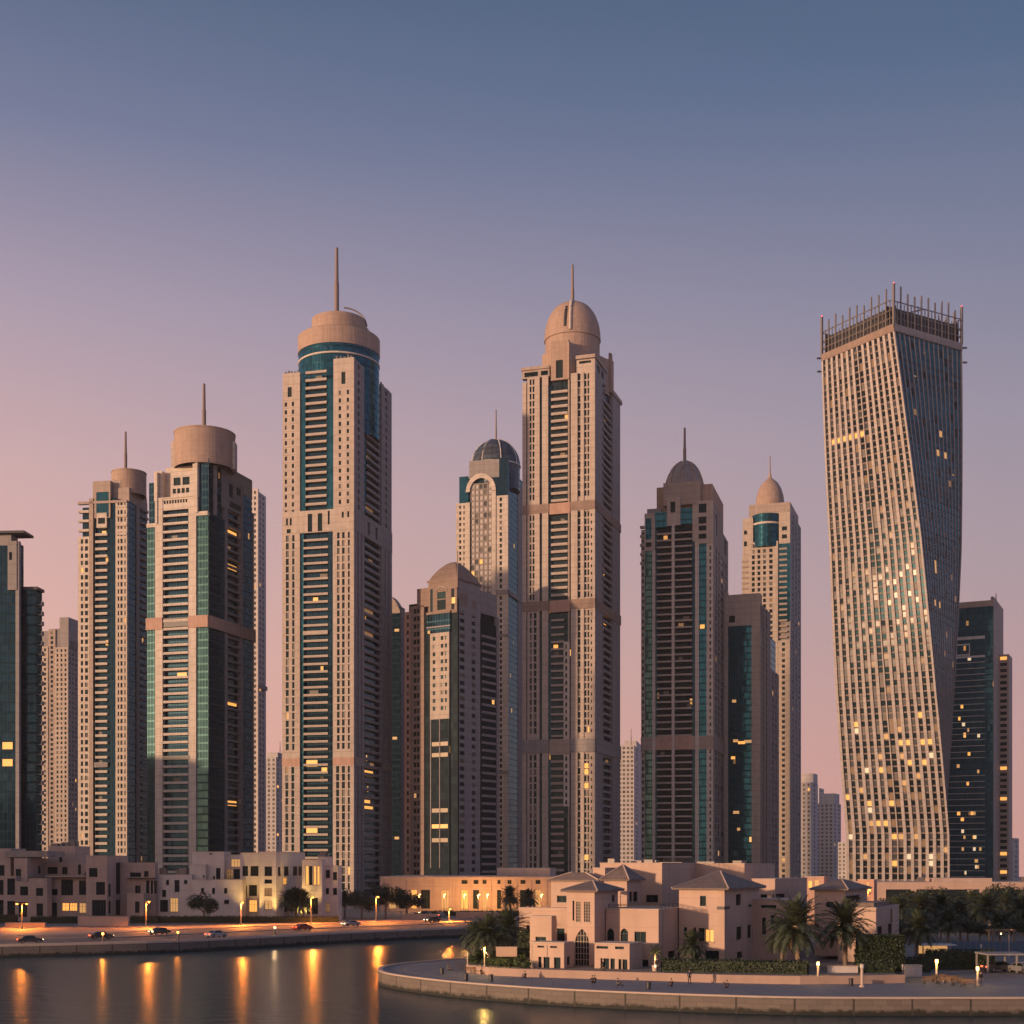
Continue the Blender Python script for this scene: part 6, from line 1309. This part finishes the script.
for sy in (-1, 1): mb = MB(); mb.box(-2.2, 2.2, sy-.09, sy+.09, 3.203, 3.4); mb.build('beam', 'bark', e, (0, 0, 0))
mb = MB()
for k in range(9): mb.box(-2+k*.5-.05, -2+k*.5+.05, -1.5, 1.5, 3.403, 3.53)
mb.build('rafter', 'bark', e, (0, 0, 0))
L = bpy.data.lights.new('pergola_light', 'POINT'); L.energy = 160; L.color = (1, .55, .18); L.shadow_soft_size = .15; o = bpy.data.objects.new('pergola_light', L); col.objects.link(o); o.parent = e; o.location = (0, 0, 2.7)
mb = MB(); mb.lathe(0, 0, [(0, 2.7), (.14, 2.8), (.14, 2.95), (0, 3.0)], 10); mb.build('lantern', 'lamp_white', e, (0, 0, 0))
e = empty('carport', (wx(1001, 186), 186, GZ), 'low flat-roofed carport over a dark car at the right', 'carport')
mb = MB(); mb.box(-2.7, 2.9, -2.4, 2.4, 2.35, 2.55); mb.build('roof', 'grey_and_shade_stone', e, (0, 0, 0))
for sx_ in (-2.5, 1.3):
    for sy in (-2.2, 2.2): mb = MB(); mb.box(sx_-.1, sx_+.1, sy-.1, sy+.1, 0, 2.347); mb.build('post', 'grey_and_shade_stone', e, (0, 0, 0))
e = empty('cafe_kiosk', (wx(935, 208), 208, GZ), 'small white-roofed lit kiosk left of the blue hoarding', 'kiosk')
mb = MB(); mb.box(-2.2, 2.2, -1.2, 1.2, 0, 1.0); mb.build('counter', 'bark', e, (0, 0, 0)); mb = MB(); mb.box(-2.7, 2.7, -1.7, 1.7, 2.3, 2.45); mb.build('roof', 'white_slab', e, (0, 0, 0)); mb = MB(); mb.box(-2.1, 2.1, .9, 1.1, 1.003, 2.298); mb.build('back_wall', 'pane_warm', e, (0, 0, 0))
for sx_ in (-2.1, 2.1): mb = MB(); mb.box(sx_-.07, sx_+.07, -1.15, -1.0, 1.003, 2.298); mb.build('post', 'steel', e, (0, 0, 0))
stone('wood', (.22, .13, .075), var=.3)
def bench_meshes():
    s = MB()
    for k in range(4): s.box(-.95, .95, -.26+k*.13, -.16+k*.13, .42, .46)
    bk = MB()
    for k in range(3): bk.box(-.95, .95, .28, .32, .55+k*.13, .65+k*.13)
    lg = MB(); lg.box(-.05, .05, -.24, .3, 0, .415); lg.box(-.04, .04, .245, .278, .417, .9)
    return s.mesh('seat', ['wood']), bk.mesh('backrest', ['wood']), lg.mesh('leg', ['dark_metal'])
BN = bench_meshes()
def bench(px, d, rz, label, group='benches on the promenade', z=GZ+.008):
    e = empty('park_bench', (wx(px, d), d, z), label, 'bench', group, rz); part('seat', BN[0], e); part('backrest', BN[1], e)
    for s in (-.8, .8): part('leg', BN[2], e, (s, 0, 0))
bench(472, 182.5, .15, 'dark bench against the garden wall left of the lamp'); bench(684, 171.2, -.1, 'bench under the clipped hedge, left of its neighbour'); bench(697, 170.8, -.1, 'bench under the clipped hedge, right of its neighbour')
for k, (px, d, rz, lb) in enumerate(((931, 167, .1, 'wooden bench directly before the orange post lamp'), (947, 165.5, -.2, 'wooden bench second from the orange post lamp'), (959, 164.5, .3, 'wooden bench third from the orange post lamp'), (968, 162.5, -.3, 'wooden bench nearest the lit white post lamp'), (952, 168, .05, 'wooden bench at the back of the right-hand cluster'), (940, 170, 0.0, 'wooden bench behind the front ones, near the orange lamp'))): bench(px, d, rz, lb, 'wooden benches at the right')
def bin_meshes():
    b = MB(); b.lathe(0, 0, [(.24, 0), (.27, .1), (.27, .72), (.3, .74), (.3, .82), (.22, .84), (.22, .7), (0, .7)], 14); return b.mesh('litter_bin', ['dark_metal'])
BI = bin_meshes()
for (px, d, lb) in ((442, 181.5, 'black litter bin alone on the paving left of the garden tip'), (466, 171.8, 'black bin by the kerb below the thin white post'), (491, 171, 'black bin by the kerb below the first low shrubs'), (648.5, 160, 'black bin by the kerb below the potted plant'), (851, 165, 'dark bin left of the thick white post')):
    o = part('litter_bin', BI, None, (wx(px, d), d, GZ+.008)); tag(o, lb, 'litter bin', 'litter bins on the promenade')
# ================================================================== people
plain('skin', (.35, .20, .13), .6); plain('hair', (.015, .012, .01), .6)
CL = {'black': (.015, .015, .018), 'navy': (.02, .03, .07), 'red': (.25, .03, .025), 'white': (.5, .48, .45), 'grey': (.12, .12, .13), 'brown': (.11, .06, .035)}
for k, c in CL.items(): plain('cloth_'+k, c, .85)
def person_mesh(pose, top, legs):
    """one continuous skinned body; materials by body region"""
    if pose == 'stand':
        P_ = {'pelvis': (0, 0, .93), 'waist': (0, .01, 1.1), 'chest': (0, 0, 1.32), 'neck': (0, .01, 1.47), 'head0': (0, -.015, 1.56), 'head1': (0, -.02, 1.68)}
        for s, n in ((-1, 'l'), (1, 'r')):
            P_.update({'hip'+n: (s*.1, 0, .88), 'knee'+n: (s*.11, -.04*s, .48), 'ank'+n: (s*.12, .02-.05*s, .08), 'toe'+n: (s*.14, -.16-.05*s, .035), 'sh'+n: (s*.18, 0, 1.40), 'elb'+n: (s*.24, .03, 1.13), 'wri'+n: (s*.25, -.08, .88), 'hand'+n: (s*.24, -.11, .77)})
    else:
        P_ = {'pelvis': (0, 0, .12), 'waist': (0, .03, .28), 'chest': (0, .02, .50), 'neck': (0, -.01, .65), 'head0': (0, -.04, .73), 'head1': (0, -.05, .85)}
        for s, n in ((-1, 'l'), (1, 'r')):
            P_.update({'hip'+n: (s*.1, -.05, .11), 'knee'+n: (s*.15, -.42, .44), 'ank'+n: (s*.14, -.66, .09), 'toe'+n: (s*.15, -.83, .04), 'sh'+n: (s*.18, .0, .58), 'elb'+n: (s*.25, -.17, .38), 'wri'+n: (s*.13, -.38, .43), 'hand'+n: (s*.06, -.46, .44)})
    rad = dict(pelvis=(.145, .11), waist=(.125, .095), chest=(.155, .11), neck=(.055, .055), head0=(.075, .085), head1=(.085, .10))
    for n in 'lr': rad.update({'hip'+n: (.088, .09), 'knee'+n: (.058, .06), 'ank'+n: (.042, .045), 'toe'+n: (.04, .035), 'sh'+n: (.062, .06), 'elb'+n: (.044, .044), 'wri'+n: (.03, .03), 'hand'+n: (.036, .028)})
    E = [('pelvis', 'waist'), ('waist', 'chest'), ('chest', 'neck'), ('neck', 'head0'), ('head0', 'head1')]
    for n in 'lr': E += [('pelvis', 'hip'+n), ('hip'+n, 'knee'+n), ('knee'+n, 'ank'+n), ('ank'+n, 'toe'+n), ('chest', 'sh'+n), ('sh'+n, 'elb'+n), ('elb'+n, 'wri'+n), ('wri'+n, 'hand'+n)]
    K = list(P_); me = bpy.data.meshes.new('person'); me.from_pydata([P_[k] for k in K], [(K.index(a), K.index(b)) for a, b in E], [])
    o = bpy.data.objects.new('person', me); col.objects.link(o); o.modifiers.new('s', 'SKIN'); 
    for i, k in enumerate(K): v = me.skin_vertices[0].data[i]; v.radius = rad[k]; v.use_root = (k == 'pelvis')
    o.modifiers.new('ss', 'SUBSURF').levels = 1
    dg = bpy.context.evaluated_depsgraph_get(); r = bpy.data.meshes.new_from_object(o.evaluated_get(dg)); bpy.data.objects.remove(o); r.name = 'person'
    r.materials.clear()
    for m in ('cloth_'+top, 'cloth_'+legs, 'skin', 'tyre'): r.materials.append(M[m])
    V = {k: Vector(p) for k, p in P_.items()}
    reg = {'pelvis': 1, 'waist': 0, 'chest': 0, 'neck': 2, 'head0': 2, 'head1': 2}
    for n in 'lr': reg.update({'hip'+n: 1, 'knee'+n: 1, 'ank'+n: 1, 'toe'+n: 3, 'sh'+n: 0, 'elb'+n: 0, 'wri'+n: 2, 'hand'+n: 2})
    for p in r.polygons: p.use_smooth = True; p.material_index = reg[min(V, key=lambda k: (V[k]-p.center).length)]
    h = MB(); c = V['head1']; 
    for i in range(4):
        for j in range(10):
            f = lambda i, j: (c.x+.1*math.sin(R(22*i))*math.cos(R(36*j)), c.y+.02+.115*math.sin(R(22*i))*math.sin(R(36*j)), c.z-.0+.115*math.cos(R(22*i)))
            h.quad([f(i, j), f(i, j+1), f(i+1, j+1), f(i+1, j)][::-1], None, 0, True)
    return r, h.mesh('hair', ['hair'])
PC = {}
def person(px, d, rz, pose, top, legs, label, z=GZ+.008):
    k = (pose, top, legs); PC.setdefault(k, None); PC[k] = PC[k] or person_mesh(*k)
    o = part('person', PC[k][0], None, (wx(px, d), d, z), rz); tag(o, label, 'person', 'people on the promenade'); part('hair', PC[k][1], o)
for a in ((481.5, 181.5, .3, 'sit', 'black', 'black', 'person in black sitting below the garden-tip lamp'), (448, 188, 1.0, 'sit', 'grey', 'navy', 'person in grey sitting near the back edge of the paving tip'), (525, 175.5, -.4, 'sit', 'black', 'navy', 'person in black sitting by the garden wall below the left porch'), (592.3, 168.5, .2, 'sit', 'navy', 'black', 'left of two seated people before the arched door'), (594.6, 168.6, -.2, 'sit', 'black', 'black', 'right of two seated people before the arched door'), (624, 175, -.8, 'sit', 'red', 'black', 'person in red sitting against the wall below the right porch'), (617.5, 164.2, .9, 'sit', 'grey', 'black', 'person in grey sitting on open paving below the right porch'), (668.5, 172.6, .1, 'sit', 'brown', 'black', 'person in brown sitting left of the two hedge benches'), (671.5, 163.8, -.5, 'sit', 'black', 'navy', 'person in black sitting on open paving left of the two hedge benches'), (689.5, 166.5, 0, 'stand', 'navy', 'black', 'person in navy standing before the two hedge benches'), (709.5, 169.5, .5, 'sit', 'red', 'brown', 'person in red sitting right of the two hedge benches'), (727, 161.5, -.3, 'sit', 'navy', 'navy', 'person in navy sitting by the kerb below the yellow villa window'), (981, 163.5, .4, 'stand', 'black', 'grey', 'person in black standing beside the lit white post lamp')): person(*a)
person(603.5, 177.2, .4, 'stand', 'black', 'black', 'person in black standing at the right porch door', vg); person(657.5, 175.4, -.3, 'stand', 'black', 'navy', 'person in black standing by the potted plant', GZ+.85)
# ------------------------------------------------------------------ the evening air
mb = MB(); mb.box(-720, 720, -80, 1740, -1.5, 330); hz = mb.build('haze', [])
hz['kind'] = 'stuff'
m = bpy.data.materials.new('haze'); m.use_nodes = True; t = m.node_tree; t.nodes.clear()
pv = t.nodes.new('ShaderNodeVolumePrincipled'); pv.inputs['Color'].default_value = (.95, .93, .93, 1); pv.inputs['Density'].default_value = .00006; pv.inputs['Anisotropy'].default_value = .2
om = t.nodes.new('ShaderNodeOutputMaterial'); t.links.new(pv.outputs[0], om.inputs['Volume']); hz.data.materials.append(m)
